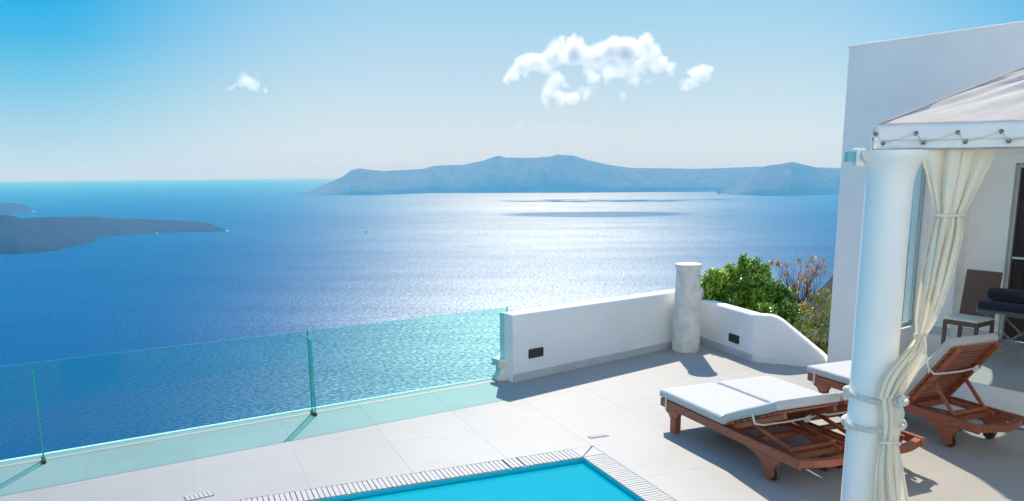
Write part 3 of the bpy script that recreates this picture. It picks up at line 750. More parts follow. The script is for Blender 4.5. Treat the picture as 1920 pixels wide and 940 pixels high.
grille(pw, W0 + wl * s_ + Vector((0, 0, 0.335)) - wn_ * 0.002, wl, 0.245, 0.115, wn_)

pl = empty('planter_wall', label='white curved planter wall with a downward sloping end in front of the green bush', cat='wall')
d2 = (W2 - W1).normalized(); n2_ = Vector((-d2.y, d2.x, 0))       # points to the right/behind
H2 = 0.68
# plan line: W1 -> W2, rounded corner, then W2 -> towards facade corner
W3 = FC + Vector((0.02, 0.03, 0))
d3 = (W3 - W2).normalized()
def planter():
    # sweep with a rounded corner at W2; top follows a table in arc length
    r = 0.07; path = []
    L1 = (W2 - W1).length; L3 = (W3 - W2).length
    for i in range(9): path.append((W1 + d2 * (L1 - r) * i / 8, d2))
    ang0 = atan2(d2.y, d2.x); ang1 = atan2(d3.y, d3.x)
    for i in range(1, 9):
        t_ = i / 9; p = (W2 - d2 * r) * (1 - t_) ** 2 + W2 * 2 * t_ * (1 - t_) + (W2 + d3 * r) * t_ * t_
        a_ = ang0 + (ang1 - ang0) * t_; path.append((p, Vector((cos(a_), sin(a_), 0))))
    for i in range(31): path.append((W2 + d3 * (r + (L3 - r) * i / 30), d3))
    prof = [(0, H2), (L1 + 0.22, H2), (L1 + 0.30, H2 - 0.02), (L1 + 0.38, H2 - 0.065), (L1 + L3 * 0.93, 0.19), (L1 + L3, 0.12)]
    rows = []; acc = 0; prev = None; th = 0.20
    for p, d in path:
        if prev is not None: acc += (p - prev).length
        prev = p; n = Vector((-d.y, d.x, 0)); zt = interp(prof, acc); rnd = 0.045; sec = [(0, -0.3)]
        for k in range(6): t_ = pi / 2 * k / 5; sec.append((rnd - rnd * cos(t_), zt - rnd + rnd * sin(t_)))
        for k in range(6): t_ = pi / 2 * k / 5; sec.append((th - rnd + rnd * sin(t_), zt - rnd + rnd * cos(t_)))
        sec.append((th, -0.3)); rows.append([p + n * q[0] + Vector((0, 0, q[1])) for q in sec])
    m_ = len(rows[0]); vs = [v for r_ in rows for v in r_]; fs = []
    for i in range(len(rows) - 1):
        for k in range(m_ - 1): fs.append((i * m_ + k, (i + 1) * m_ + k, (i + 1) * m_ + k + 1, i * m_ + k + 1))
    fs.append(tuple(range(m_))); fs.append(tuple(reversed([(len(rows) - 1) * m_ + k for k in range(m_)])))
    o = mesh_obj('wall_body', vs, fs, M['plaster'], pl)
    bm = bmesh.new(); bm.from_mesh(o.data); bmesh.ops.recalc_face_normals(bm, faces=bm.faces[:]); bm.to_mesh(o.data); bm.free()
    o.data.shade_smooth(); o.data.set_sharp_from_angle(angle=radians(50))
planter()
bm = bmesh.new(); add_bar(bm, W1 - n2_ * 0.011 + d2 * 0.03 + Vector((0, 0, 0.052)), W2 - n2_ * 0.011 + Vector((0, 0, 0.052)), 0.022, 0.105, 0.002)
bm_obj('skirting', bm, M['skirting'], pl)
n3_ = Vector((-d3.y, d3.x, 0))
bm = bmesh.new(); add_bar(bm, W2 - n3_ * 0.008 + d3 * 0.06 + Vector((0, 0, 0.052)), W2 - n3_ * 0.008 + d3 * 0.33 + Vector((0, 0, 0.052)), 0.016, 0.105, 0.002)
bm_obj('skirting', bm, M['plaster'], pl)
gp = at_z(1373.5, 665.5, 0); s_ = (gp - W1).dot(d2)
grille(pl, W1 + d2 * (s_) + Vector((0, 0, 0.245)) - n2_ * 0.002, d2, 0.25, 0.115, n2_)
# soil bed behind the planter wall
bm = bmesh.new()
sb_ = [W1 + n2_ * 0.2, W2 + n2_ * 0.2 + d3 * 0.05, W3 + n3_ * 0.2 + Vector((0.4, 1.0, 0)), W1 + Vector((2.2, 1.2, 0)), W1 + Vector((0.6, 0.9, 0))]
tile_mesh([sb_], 'planting_bed', 0.10, 0.6, None, M['soil'])['kind'] = 'structure'

# ---- marble column stub
mc_ = at_z(1287, 664, 0) + Vector((0.03, 0.20, 0))
prof = [(0.190, 0.0), (0.203, 0.02), (0.205, 0.06), (0.203, 0.30), (0.197, 0.60), (0.188, 0.90), (0.178, 1.12), (0.174, 1.225), (0.178, 1.24), (0.190, 1.262), (0.194, 1.285), (0.194, 1.318), (0.186, 1.324)]
prof = [(r, z) for r, z in prof]
dense = []
for (a, b), (c, d) in zip(prof, prof[1:]):
    n_ = max(1, int((d - b) / 0.05))
    for i in range(n_): dense.append((a + (c - a) * i / n_, b + (d - b) * i / n_))
dense.append(prof[-1])
vs, fs = lathe_geo(dense, 40, wob=lambda a, z: 0.005 * noise.noise(Vector((cos(a) * 2, sin(a) * 2, z * 3))) + 0.006 * noise.noise(Vector((cos(a) * 7, sin(a) * 7, z * 9))))
o = mesh_obj('column_stub', vs, fs, M['marble'], smooth=True); o.data.set_sharp_from_angle(angle=radians(40)); o.location = mc_
props(o, 'weathered pale marble column stub standing at the bend of the white walls', 'column')
# ---- small marble capital at the end of the wall
ca = at_z(941, 714.5, 0) + Vector((0, 0.10, 0))
t = empty('stone_capital', ca, radians(36), 'small worn marble capital on the floor where glass meets the white wall', 'capital')
def sq(prof, n=24, e_=0.35):
    vs, fs = [], []
    for r, z in prof:
        for k in range(n):
            a = 2 * pi * k / n; c_, s_ = cos(a), sin(a); q = (abs(c_) ** (2 / e_ / 2) + abs(s_) ** (2 / e_ / 2)) ** (-e_) if e_ else 1
            rr = r * q * (1 + 0.03 * noise.noise(Vector((c_ * 2, s_ * 2, z * 9)))); vs.append((rr * c_, rr * s_, z))
    for i in range(len(prof) - 1):
        for k in range(n): k2 = (k + 1) % n; fs.append((i * n + k, i * n + k2, (i + 1) * n + k2, (i + 1) * n + k))
    fs.append(tuple(reversed(range(n)))); fs.append(tuple((len(prof) - 1) * n + k for k in range(n)))
    return vs, fs
vs, fs = sq([(0.115, 0), (0.122, 0.012), (0.120, 0.045), (0.100, 0.075), (0.082, 0.10), (0.072, 0.13), (0.070, 0.16), (0.078, 0.19), (0.095, 0.22), (0.108, 0.235)])
o = mesh_obj('bell', vs, fs, M['marble'], t, smooth=True)
bm = bmesh.new(); add_box(bm, (0, 0, 0.262), (0.205, 0.205, 0.05), None, 0.012, 2); bm_obj('abacus', bm, M['marble'], t)
for k in range(4):
    a = pi / 4 + k * pi / 2; bm = bmesh.new(); r = bmesh.ops.create_icosphere(bm, subdivisions=2, radius=0.028); bmesh.ops.translate(bm, verts=r['verts'], vec=(cos(a) * 0.115, sin(a) * 0.115, 0.205))
    bm_obj('volute', bm, M['marble'], t, smooth=True)

# ================================================================== VILLA
villa = empty('villa', label='tall plain white villa wall with arched glazed opening beside the loungers', cat='building')
def vwall(name, p, d, L, z0, z1, th, inward, opening=None, m=None):
    """wall panel starting at p along d; front face on the line, body towards inward. opening=(s0,s1,zs0,zspring,zrise)"""
    m = m or M['plaster']; n = inward
    if opening is None:
        pts = [(0, z0), (L, z0), (L, z1), (0, z1)]; polys = [pts]
    else:
        s0, s1, a0, a1, rise = opening
        arc = [(s0 + (s1 - s0) * i / 14, a1 + rise * sin(pi * i / 14)) for i in range(15)]
        polys = [[(0, z0), (s0, z0), (s0, z1), (0, z1)], [(s1, z0), (L, z0), (L, z1), (s1, z1)]]
        if a0 > z0 + 0.001: polys.append([(s0, z0), (s1, z0), (s1, a0), (s0, a0)])
        for i in range(14): polys.append([arc[i], arc[i + 1], (arc[i + 1][0], z1), (arc[i][0], z1)])
    vs, fs = [], []
    for pl_ in polys:
        b = len(vs); k = len(pl_)
        for off in (0, th):
            for s, z in pl_: vs.append(p + d * s + n * off + Vector((0, 0, z)))
        fs.append(tuple(range(b, b + k))); fs.append(tuple(reversed(range(b + k, b + 2 * k))))
        for i in range(k): fs.append((b + i, b + k + i, b + k + (i + 1) % k, b + (i + 1) % k))
    bm = bmesh.new(); tmp = bpy.data.meshes.new('t'); tmp.from_pydata([tuple(v) for v in vs], [], fs); bm.from_mesh(tmp); bpy.data.meshes.remove(tmp)
    bmesh.ops.remove_doubles(bm, verts=bm.verts[:], dist=0.0005); bm.verts.index_update()
    # drop the doubled inner faces
    seen = {}
    for f in list(bm.faces):
        key = tuple(sorted(v.index for v in f.verts)); seen.setdefault(key, []).append(f)
    for k_, l_ in seen.items():
        if len(l_) > 1:
            for f in l_: bm.faces.remove(f)
    bmesh.ops.recalc_face_normals(bm, faces=bm.faces[:])
    return bm_obj(name, bm, m, villa)
VH = 4.185
SD = radians(38.4); SX = Vector((cos(SD), sin(SD), 0))             # side wall with the opening
SO = FC + VX * 0.47
# facade pier, then lintel high above the porch mouth
vwall('facade_pier', FC, VX, 0.47, -0.3, VH, 0.30, VY)
vwall('facade_lintel', SO, VX, 6.5, 3.25, VH, 0.30, VY)
SL = 1.59; SN = Vector((-SX.y, SX.x, 0)); SW = SO + SX * 0.303
vwall('side_wall', SW, SX, SL - 0.303 + 0.1, -0.3, VH - 0.01, 0.22, SN, (0.03, SL - 0.303 - 0.03, PF + 0.10, 2.70, 0.34))
BC = SO + SX * SL
vwall('back_wall', BC - VX * 0.0, VX, 0.44, -0.3, VH - 0.02, 0.30, VY)
B2 = BC + VX * 0.44 + VY * 0.24
vwall('door_wall', B2 - VX * 0.1, VX, 0.60, -0.3, VH - 0.03, 0.30, VY)
DOORX = 0.50
B3 = B2 + VX * (DOORX + 1.0)
vwall('door_wall', B3, VX, 2.5, -0.3, VH - 0.03, 0.30, VY)
vwall('door_head', B2 + VX * DOORX, VX, 1.0, PF + 2.35, VH - 0.03, 0.30, VY)
# roof over the porch and coping
bm = bmesh.new()
rp_ = SO + VX * 3.4 + VY * 1.9
R = Matrix((VX, VY, Vector((0, 0, 1)))).transposed()
add_box(bm, (rp_.x, rp_.y, 3.62), (6.0, 2.9, 0.16), R)
bm_obj('porch_roof', bm, M['plaster'], villa)
bm = bmesh.new(); add_bar(bm, FC - VX * 0.012 + VY * 0.15 + Vector((0, 0, VH + 0.018)), FC + VX * 7 + VY * 0.15 + Vector((0, 0, VH + 0.018)), 0.33, 0.036, 0.008)
bm_obj('coping', bm, M['plaster'], villa)
# the sunlit house behind the terrace, mirrored in the glass balustrade
house = empty('house', kind='structure')
HX = Vector((cos(PD), sin(PD), 0)); HY = Vector((-HX.y, HX.x, 0)); HO = Vector((-13, -9.2, 0)) 
Rh = Matrix((HX, HY, Vector((0, 0, 1)))).transposed()
bm = bmesh.new(); q = HO + HX * 13 - HY * 3; add_box(bm, (q.x, q.y, 3.6), (26, 6, 7.8), Rh, 0.03); bm_obj('house_wall', bm, M['plaster'], house)
for k in range(5):
    for zz, hh in ((1.15, 2.3), (4.9, 1.5)):
        q = HO + HX * (3 + 5 * k) + HY * 0.01; bm = bmesh.new(); add_box(bm, (q.x, q.y, zz), (1.3, 0.08, hh), Rh, 0.01); f_ = bm_obj('window_frame', bm, M['steel'], house)
        bm = bmesh.new(); q = q + HY * 0.045; add_box(bm, (q.x, q.y, zz), (1.14, 0.02, hh - 0.16), Rh); bm_obj('shutter', bm, M['teal_bar'], f_)
# skirtings
bm = bmesh.new(); add_bar(bm, BC - VY * 0.010 + Vector((0, 0, PF + 0.055)), BC + VX * 0.44 - VY * 0.010 + Vector((0, 0, PF + 0.055)), 0.02, 0.11, 0.002)
bm_obj('skirting', bm, M['skirting'], villa)
bm = bmesh.new(); add_bar(bm, B2 - VY * 0.010 + Vector((0, 0, PF + 0.055)), B2 + VX * 0.5 - VY * 0.010 + Vector((0, 0, PF + 0.055)), 0.02, 0.11, 0.002)
bm_obj('skirting', bm, M['skirting'], villa)
# glazing in the side opening
wf = SW + SN * 0.10; WE = SL - 0.303 - 0.03
bm = bmesh.new()
add_bar(bm, wf + SX * 0.03 + Vector((0, 0, PF + 0.125)), wf + SX * WE + Vector((0, 0, PF + 0.125)), 0.05, 0.05, 0.004)
add_bar(bm, wf + SX * (WE - 0.02) + Vector((0, 0, PF + 0.15)), wf + SX * (WE - 0.02) + Vector((0, 0, 2.69)), 0.04, 0.04, 0.003, up=SX)
add_bar(bm, wf + SX * 0.05 + Vector((0, 0, PF + 0.15)), wf + SX * 0.05 + Vector((0, 0, 2.69)), 0.04, 0.04, 0.003, up=SX)
wfr = bm_obj('window_frame', bm, M['steel'], villa)
vs = []
arc = [(0.07 + (WE - 0.11) * i / 14, 2.68 + 0.33 * sin(pi * i / 14)) for i in range(15)]
outl = [(0.07, PF + 0.15), (WE - 0.04, PF + 0.15)] + list(reversed(arc))
a_ = [wf + SX * s + Vector((0, 0, z)) for s, z in outl]; sn = Vector((-SX.y, SX.x, 0))
vs = a_ + [p + sn * 0.008 for p in a_]; k = len(a_)
fs = [tuple(range(k)), tuple(reversed(range(k, 2 * k)))] + [(i, i + k, (i + 1) % k + k, (i + 1) % k) for i in range(k)]
mesh_obj('glass_pane', vs, fs, M['window_glass'], wfr)
# door
dp = B2 + VX * DOORX + VY * 0.08
bm = bmesh.new()
add_bar(bm, dp + VX * 0.025 + Vector((0, 0, PF)), dp + VX * 0.025 + Vector((0, 0, PF + 2.34)), 0.09, 0.05, 0.004, up=VX)
add_bar(bm, dp + VX * 0.975 + Vector((0, 0, PF)), dp + VX * 0.975 + Vector((0, 0, PF + 2.34)), 0.09, 0.05, 0.004, up=VX)
add_bar(bm, dp + VX * 0.05 + Vector((0, 0, PF + 2.315)), dp + VX * 0.95 + Vector((0, 0, PF + 2.315)), 0.09, 0.05, 0.004)
dfr = bm_obj('door_frame', bm, M['steel'], villa)
for k in range(6):
    bm = bmesh.new(); q = dp + VX * (0.052 + 0.149 * (k + .5)) + VY * (0.03 + 0.002 * (k % 2))
    add_box(bm, (q.x, q.y, PF + 1.15), (0.144, 0.04, 2.27), R, 0.004); bm_obj('door_board', bm, M['door'], dfr)
bm = bmesh.new(); q = dp + VX * 0.14 - VY * 0.02
add_box(bm, (q.x, q.y, PF + 1.12), (0.16, 0.025, 0.03), R, 0.008); bm_obj('door_handle', bm, M['strap'], dfr)

# ================================================================== LOUNGERS
def sweep_mattress(path, width, th, rr=0.03, n_w=10):
    """path: list of (x,z) centre-bottom line; rounded-rect section; returns verts, faces"""
    vs, fs = [], []
    sec = []
    hw = width / 2
    for cx, cz, a0 in ((hw - rr, th - rr, 0), (-hw + rr, th - rr, 90), (-hw + rr, rr, 180), (hw - rr, rr, 270)):
        for k in range(5):
            a = radians(a0 + 90 * k / 4); sec.append((cx + rr * cos(a), cz + rr * sin(a)))
    # add crown points across top
    top = []
    m_ = len(sec); P_ = [Vector((p[0], 0, p[1])) for p in path]
    for i, p in enumerate(P_):
        t_ = (P_[min(i + 1, len(P_) - 1)] - P_[max(i - 1, 0)]).normalized(); n = Vector((-t_.z, 0, t_.x))
        e_ = min(i, len(P_) - 1 - i); sc = (0.80, 0.95, 1.0)[e_] if e_ < 3 else 1.0
        for y, z in sec:
            zz = th / 2 + (z - th / 2) * sc
            q = p + n * zz; vs.append((q.x, y * (1 if sc == 1 else (0.985 if e_ == 0 else 0.997)), q.z + 0.004 * noise.noise(Vector((q.x * 5, y * 5, 1)))))
    for i in range(len(P_) - 1):
        for k in range(m_): k2 = (k + 1) % m_; fs.append((i * m_ + k, (i + 1) * m_ + k, (i + 1) * m_ + k2, i * m_ + k2))
    fs.append(tuple(range(m_))); fs.append(tuple(reversed([(len(P_) - 1) * m_ + k for k in range(m_)])))
    return vs, fs
def lounger(beta, label, leg_x=0.24, wheel_x=1.70, L=2.07, W=0.70, hinge=1.06, back=0.80):
    root = empty('sun_lounger', label=label, cat='sun lounger', group='teak sun loungers on the terrace')
    ZT = 0.315; RH = 0.085; T = 0.036; b = radians(beta); wd = M['wood']
    for y in (T / 2, W - T / 2):
        bm = bmesh.new(); add_bar(bm, (0, y, ZT - RH / 2), (L, y, ZT - RH / 2), T, RH, 0.004); r_ = bm_obj('side_rail', bm, wd, root)
        # front leg with stepped ogee shoulders
        bm = bmesh.new()
        z0 = ZT - RH + 0.001
        pts = [(leg_x - 0.15, z0), (leg_x - 0.145, z0 - 0.02), (leg_x - 0.115, z0 - 0.04), (leg_x - 0.075, z0 - 0.055), (leg_x - 0.055, z0 - 0.085), (leg_x - 0.045, z0 - 0.09), (leg_x - 0.045, 0),
               (leg_x + 0.045, 0), (leg_x + 0.045, z0 - 0.075), (leg_x + 0.065, z0 - 0.06), (leg_x + 0.085, z0 - 0.035), (leg_x + 0.10, z0 - 0.03), (leg_x + 0.10, z0)]
        add_prism(bm, [(p[0], p[1]) for p in reversed(pts)], T); bmesh.ops.translate(bm, verts=bm.verts, vec=(0, y, 0)); bm_obj('leg', bm, wd, root)
        # inner leg block
        s_ = 1 if y < W / 2 else -1
        bm = bmesh.new(); add_box(bm, (leg_x, y + s_ * (T + .002), 0.12), (0.085, T, 0.235), None, 0.003); bm_obj('leg_block', bm, wd, root)
        # rear bracket carrying the wheel
        bm = bmesh.new(); wx = wheel_x
        pts = [(wx - 0.30, z0), (wx - 0.26, z0 - 0.012), (wx - 0.17, z0 - 0.03), (wx - 0.10, z0 - 0.07), (wx - 0.065, z0 - 0.12), (wx - 0.05, 0.05), (wx - 0.03, 0.035), (wx + 0.03, 0.035), (wx + 0.05, 0.05), (wx + 0.05, z0 - 0.11),
               (wx + 0.075, z0 - 0.085), (wx + 0.10, z0 - 0.045), (wx + 0.13, z0 - 0.04), (wx + 0.14, z0)]
        add_prism(bm, [(p[0], p[1]) for p in reversed(pts)], T); bmesh.ops.translate(bm, verts=bm.verts, vec=(0, y, 0)); bm_obj('wheel_bracket', bm, wd, root)
        bm = bmesh.new(); bmesh.ops.create_cone(bm, cap_ends=True, segments=24, radius1=0.062, radius2=0.062, depth=0.035)
        bmesh.ops.rotate(bm, verts=bm.verts, cent=(0, 0, 0), matrix=rotm(pi / 2, 'X')); wo_ = bm_obj('wheel', bm, M['wheel'], root, autosmooth=40); wo_.location = (wx + 0.01, y + s_ * 0.045, 0.070)
        vs, fs = tube_geo([(0.064 * cos(2 * pi * k / 20), 0, 0.064 * sin(2 * pi * k / 20)) for k in range(20)], 0.006, 6, True)
        # tyre widened to the wheel
        vs = [Vector((v.x, v.y * 2.7, v.z)) for v in vs]
        mesh_obj('tyre', vs, fs, M['tyre'], wo_, smooth=True)
        bm = bmesh.new(); bmesh.ops.create_cone(bm, cap_ends=True, segments=12, radius1=0.011, radius2=0.011, depth=0.10); bmesh.ops.rotate(bm, verts=bm.verts, cent=(0, 0, 0), matrix=rotm(pi / 2, 'X'))
        bm_obj('axle', bm, M['metal'], wo_)
    # ends and cross members
    bm = bmesh.new(); add_bar(bm, (T / 2, T, ZT - RH / 2), (T / 2, W - T, ZT - RH / 2), T, RH - 0.006, 0.003); bm_obj('foot_rail', bm, wd, root)
    # bowed head board
    vs, fs = [], []; nn = 12
    for i in range(nn + 1):
        s = i / nn; y = T + (W - 2 * T) * s; bow = 0.085 * sin(pi * s)
        for dx in (-0.035, 0.035):
            for z in (ZT - RH + 0.012, ZT - 0.012): vs.append((L - 0.045 + bow + dx, y, z))
    for i in range(nn):
        a = i * 4; b4 = a + 4
        for q in ((0, 1, 3, 2),):
            pass
        fs += [(a, a + 1, b4 + 1, b4), (a + 1, a + 3, b4 + 3, b4 + 1), (a + 3, a + 2, b4 + 2, b4 + 3), (a + 2, a, b4, b4 + 2)]
    fs += [(0, 2, 3, 1), (nn * 4, nn * 4 + 1, nn * 4 + 3, nn * 4 + 2)]
    mesh_obj('head_board', vs, fs, wd, root)
    for x, zc, h in ((hinge + 0.02, ZT - RH / 2, 0.06), (1.34, ZT - RH + 0.02, 0.045), (1.70, ZT - RH + 0.02, 0.05), (1.86, ZT - RH + 0.035, 0.045)):
        bm = bmesh.new(); add_bar(bm, (x, T, zc), (x, W - T, zc), 0.05, h, 0.003); bm_obj('cross_bar', bm, wd, root)
    for y in (0.10, W - 0.10):      # notched rack rails
        bm = bmesh.new(); add_bar(bm, (1.25, y, ZT - RH + 0.055), (1.93, y, ZT - RH + 0.055), 0.03, 0.04, 0.003)
        bm_obj('rack_rail', bm, wd, root)
    # seat slats
    bm = bmesh.new(); add_box(bm, (0, 0, 0), (0.062, W - 2 * T - 0.006, 0.018), None, 0.003); s0 = bm_obj('seat_slat', bm, wd, root); s0.location = (0.075, W / 2, ZT - 0.008)
    x = 0.075 + 0.088
    while x < hinge - 0.03: inst(s0, loc=(x, W / 2, ZT - 0.008)); x += 0.088
    # backrest frame, in its raised plane
    def bp(s, y, off=0): return Vector((hinge + s * cos(b) - off * sin(b), y, ZT + 0.004 + s * sin(b) + off * cos(b)))
    upn = Vector((-sin(b), 0, cos(b)))
    for y in (T * 1.7 + 0.012, W - T * 1.7 - 0.012):
        bm = bmesh.new(); add_bar(bm, bp(0.0, y, -0.03), bp(back, y, -0.03), 0.034, 0.052, 0.004, up=upn); bm_obj('back_rail', bm, wd, root)
    nsl = 9; sp = back / nsl
    for k in range(nsl):
        bm = bmesh.new(); add_bar(bm, bp(sp * (k + 0.5), 0.012, 0.006), bp(sp * (k + 0.5), W - 0.012, 0.006), sp * 0.64, 0.016, 0.002, up=upn)
        bm_obj('back_slat', bm, wd, root)
    # prop frame from the back rails down to the rack
    foot_x = hinge + back * 0.40 * cos(b) + (0.52 if beta < 45 else 0.40)
    for y in (0.115, W - 0.115):
        bm = bmesh.new(); add_bar(bm, bp(back * 0.42, y, -0.055), (min(foot_x, 1.84), y, ZT - RH + 0.085), 0.026, 0.034, 0.003); bm_obj('prop_arm', bm, wd, root)
    bm = bmesh.new(); add_bar(bm, (min(foot_x, 1.84), 0.09, ZT - RH + 0.09), (min(foot_x, 1.84), W - 0.09, ZT - RH + 0.09), 0.03, 0.03, 0.003); bm_obj('prop_bar', bm, wd, root)
    # mattress
    th = 0.088; path = []
    xx = -0.015
    while xx < hinge - 0.12: path.append((xx, ZT + 0.003)); xx += 0.06
    R_ = 0.20; hx = hinge - 0.02; # bend
    for k in range(7):
        a = b * k / 6; path.append((hx - R_ * tan(b / 2) + R_ * sin(a), ZT + 0.003 + R_ * (1 - cos(a))))
    e0 = Vector((path[-1][0], 0, path[-1][1])); tot = back + 0.02 - R_ * tan(b / 2)
    nb = 14
    for k in range(1, nb + 1):
        q = e0 + Vector((cos(b), 0, sin(b))) * tot * k / nb; path.append((q.x, q.z + 0.018 * cos(b)))
    # densify ends
    f0 = Vector((path[0][0], 0, path[0][1])); f1 = Vector((path[1][0], 0, path[1][1])); path[1:1] = [tuple((f0 + (f1 - f0) * s)[i] for i in (0, 2)) for s in (0.15, 0.4)]
    l0 = Vector((path[-1][0], 0, path[-1][1])); l1 = Vector((path[-2][0], 0, path[-2][1])); path[-1:-1] = [tuple((l0 + (l1 - l0) * s)[i] for i in (0, 2)) for s in (0.4, 0.15)]
    vs, fs = sweep_mattress(path, W + 0.012, th); vs = [(v[0], v[1] + W / 2, v[2]) for v in vs]
    mt = mesh_obj('mattress', vs, fs, M['mattress'], root, smooth=True); mt.data.set_sharp_from_angle(angle=radians(60))
    # piping along both long top and bottom edges
    for yy in (-0.004, W + 0.004):
        for zo in (0.020, th - 0.022):
            pp = []
            for i, p in enumerate(path):
                q0 = path[max(i - 1, 0)]; q1 = path[min(i + 1, len(path) - 1)]; t_ = Vector((q1[0] - q0[0], 0, q1[1] - q0[1])).normalized(); n = Vector((-t_.z, 0, t_.x))
                q = Vector((p[0], yy, p[1])) + n * zo; pp.append(q)
            v_, f_ = tube_geo(pp[1:-1], 0.0042, 6); mesh_obj('piping', v_, f_, M['piping'], mt, smooth=True)
    # straps: foot strap and one across the back with a knot
    bm = bmesh.new()
    for y in (-0.006, W + 0.006): add_box(bm, (0.115, y, ZT - 0.02), (0.028, 0.006, 0.15))
    add_bar(bm, (0.115, -0.006, ZT - RH - 0.012), (0.115, W + 0.006, ZT - RH - 0.012), 0.028, 0.004)
    bm_obj('strap', bm, M['strap'], mt)
    s_ = back * 0.60
    pts = [bp(s_, 0.0, 0.06), bp(s_, -0.014, 0.02), bp(s_ - 0.0, -0.010, -0.045), bp(s_ + 0.02, 0.06, -0.066), bp(s_ + 0.015, W * 0.5, -0.070), bp(s_ + 0.03, W - 0.16, -0.066), bp(s_ + 0.01, W - 0.05, -0.06), bp(s_, W + 0.012, -0.02), bp(s_, W + 0.008, 0.05)]
    v_, f_ = tube_geo(pts, 0.0105, 8)
    mesh_obj('strap', v_, f_, M['strap'], mt, smooth=True)
    k0 = bp(s_ + 0.03, W - 0.15, -0.075); v_, f_ = [], []
    tube_geo([k0 + Vector((0.0, 0.03 * cos(a) * (1 + .2 * sin(2 * a)), 0.022 * sin(a))) for a in np.linspace(0, 2 * pi, 12, endpoint=False)], 0.011, 6, True, v_, f_)
    tube_geo([k0 + Vector((0.0, 0.0, -0.02)), k0 + Vector((0.005, 0.0, 0.0)), k0 + Vector((0, 0.0, 0.025)), k0 + Vector((-0.01, 0.05, 0.03))], 0.009, 6, False, v_, f_)
    mesh_obj('knot', v_, f_, M['strap'], mt, smooth=True)
    return root
LD = radians(-67.2)
OA = Vector((1.575, 8.21, 0)); perp = Vector((cos(LD + pi / 2), sin(LD + pi / 2), 0))
la = lounger(24, 'teak lounger with white mattress and low back nearest the pool corner')
la.location = OA; la.rotation_euler = (0, 0, LD)
lb = lounger(24, 'teak lounger with white mattress right behind the front one, its head behind the column')
lb.location = OA + perp * 0.745 + Vector((0, 0, 0)) - Vector((cos(LD), sin(LD), 0)) * 0.0; lb.rotation_euler = (0, 0, LD)
lc = lounger(53, 'teak lounger with steeply raised slatted back beside the villa step', wheel_x=1.87, hinge=1.34, back=0.85, L=2.20, W=0.68)
lc.location = (3.50, 9.20, 0); lc.rotation_euler = (0, 0, radians(-66.6))

# ================================================================== PAVILION (column, canopy)
CX, CYY = 2.794, 6.0
pav = empty('canopy_pavilion', (0, 0, 0), 0, 'cream canvas canopy with laced valance on a thick round white column', 'pavilion')
ctop = 2.825; R0 = 0.166
prof = [(R0 * 1.02, -0.01), (R0 * 1.02, 0.0), (R0, 0.01)] + [(R0 * (1 - 0.02 * z / 2.6), z) for z in (0.5, 1.0, 1.5, 2.0, 2.4, 2.52)] + [(0.163, 2.56), (0.168, 2.62), (0.182, 2.68), (0.208, 2.735), (0.236, 2.775), (0.245, 2.79), (0.247, ctop), (0.02, ctop + 0.002)]
vs, fs = lathe_geo(prof, 48, wob=lambda a, z: 0.006 * noise.noise(Vector((cos(a), sin(a), z * 1.5))))
o = mesh_obj('column', vs, fs, M['paint'], pav, smooth=True); o.location = (CX, CYY, 0); o.data.set_sharp_from_angle(angle=radians(50))
CD = radians(-27.0); AX = Vector((cos(CD), sin(CD), 0)); AY = Vector((-AX.y, AX.x, 0)); C0 = Vector((2.665, 6.02, 0)); SP = 3.55
ZV = 3.0; ZB = 2.835; apex = C0 + AX * SP / 2 + AY * SP / 2 + Vector((0, 0, 3.83))
corn = [C0, C0 + AX * SP, C0 + AX * SP + AY * SP, C0 + AY * SP]
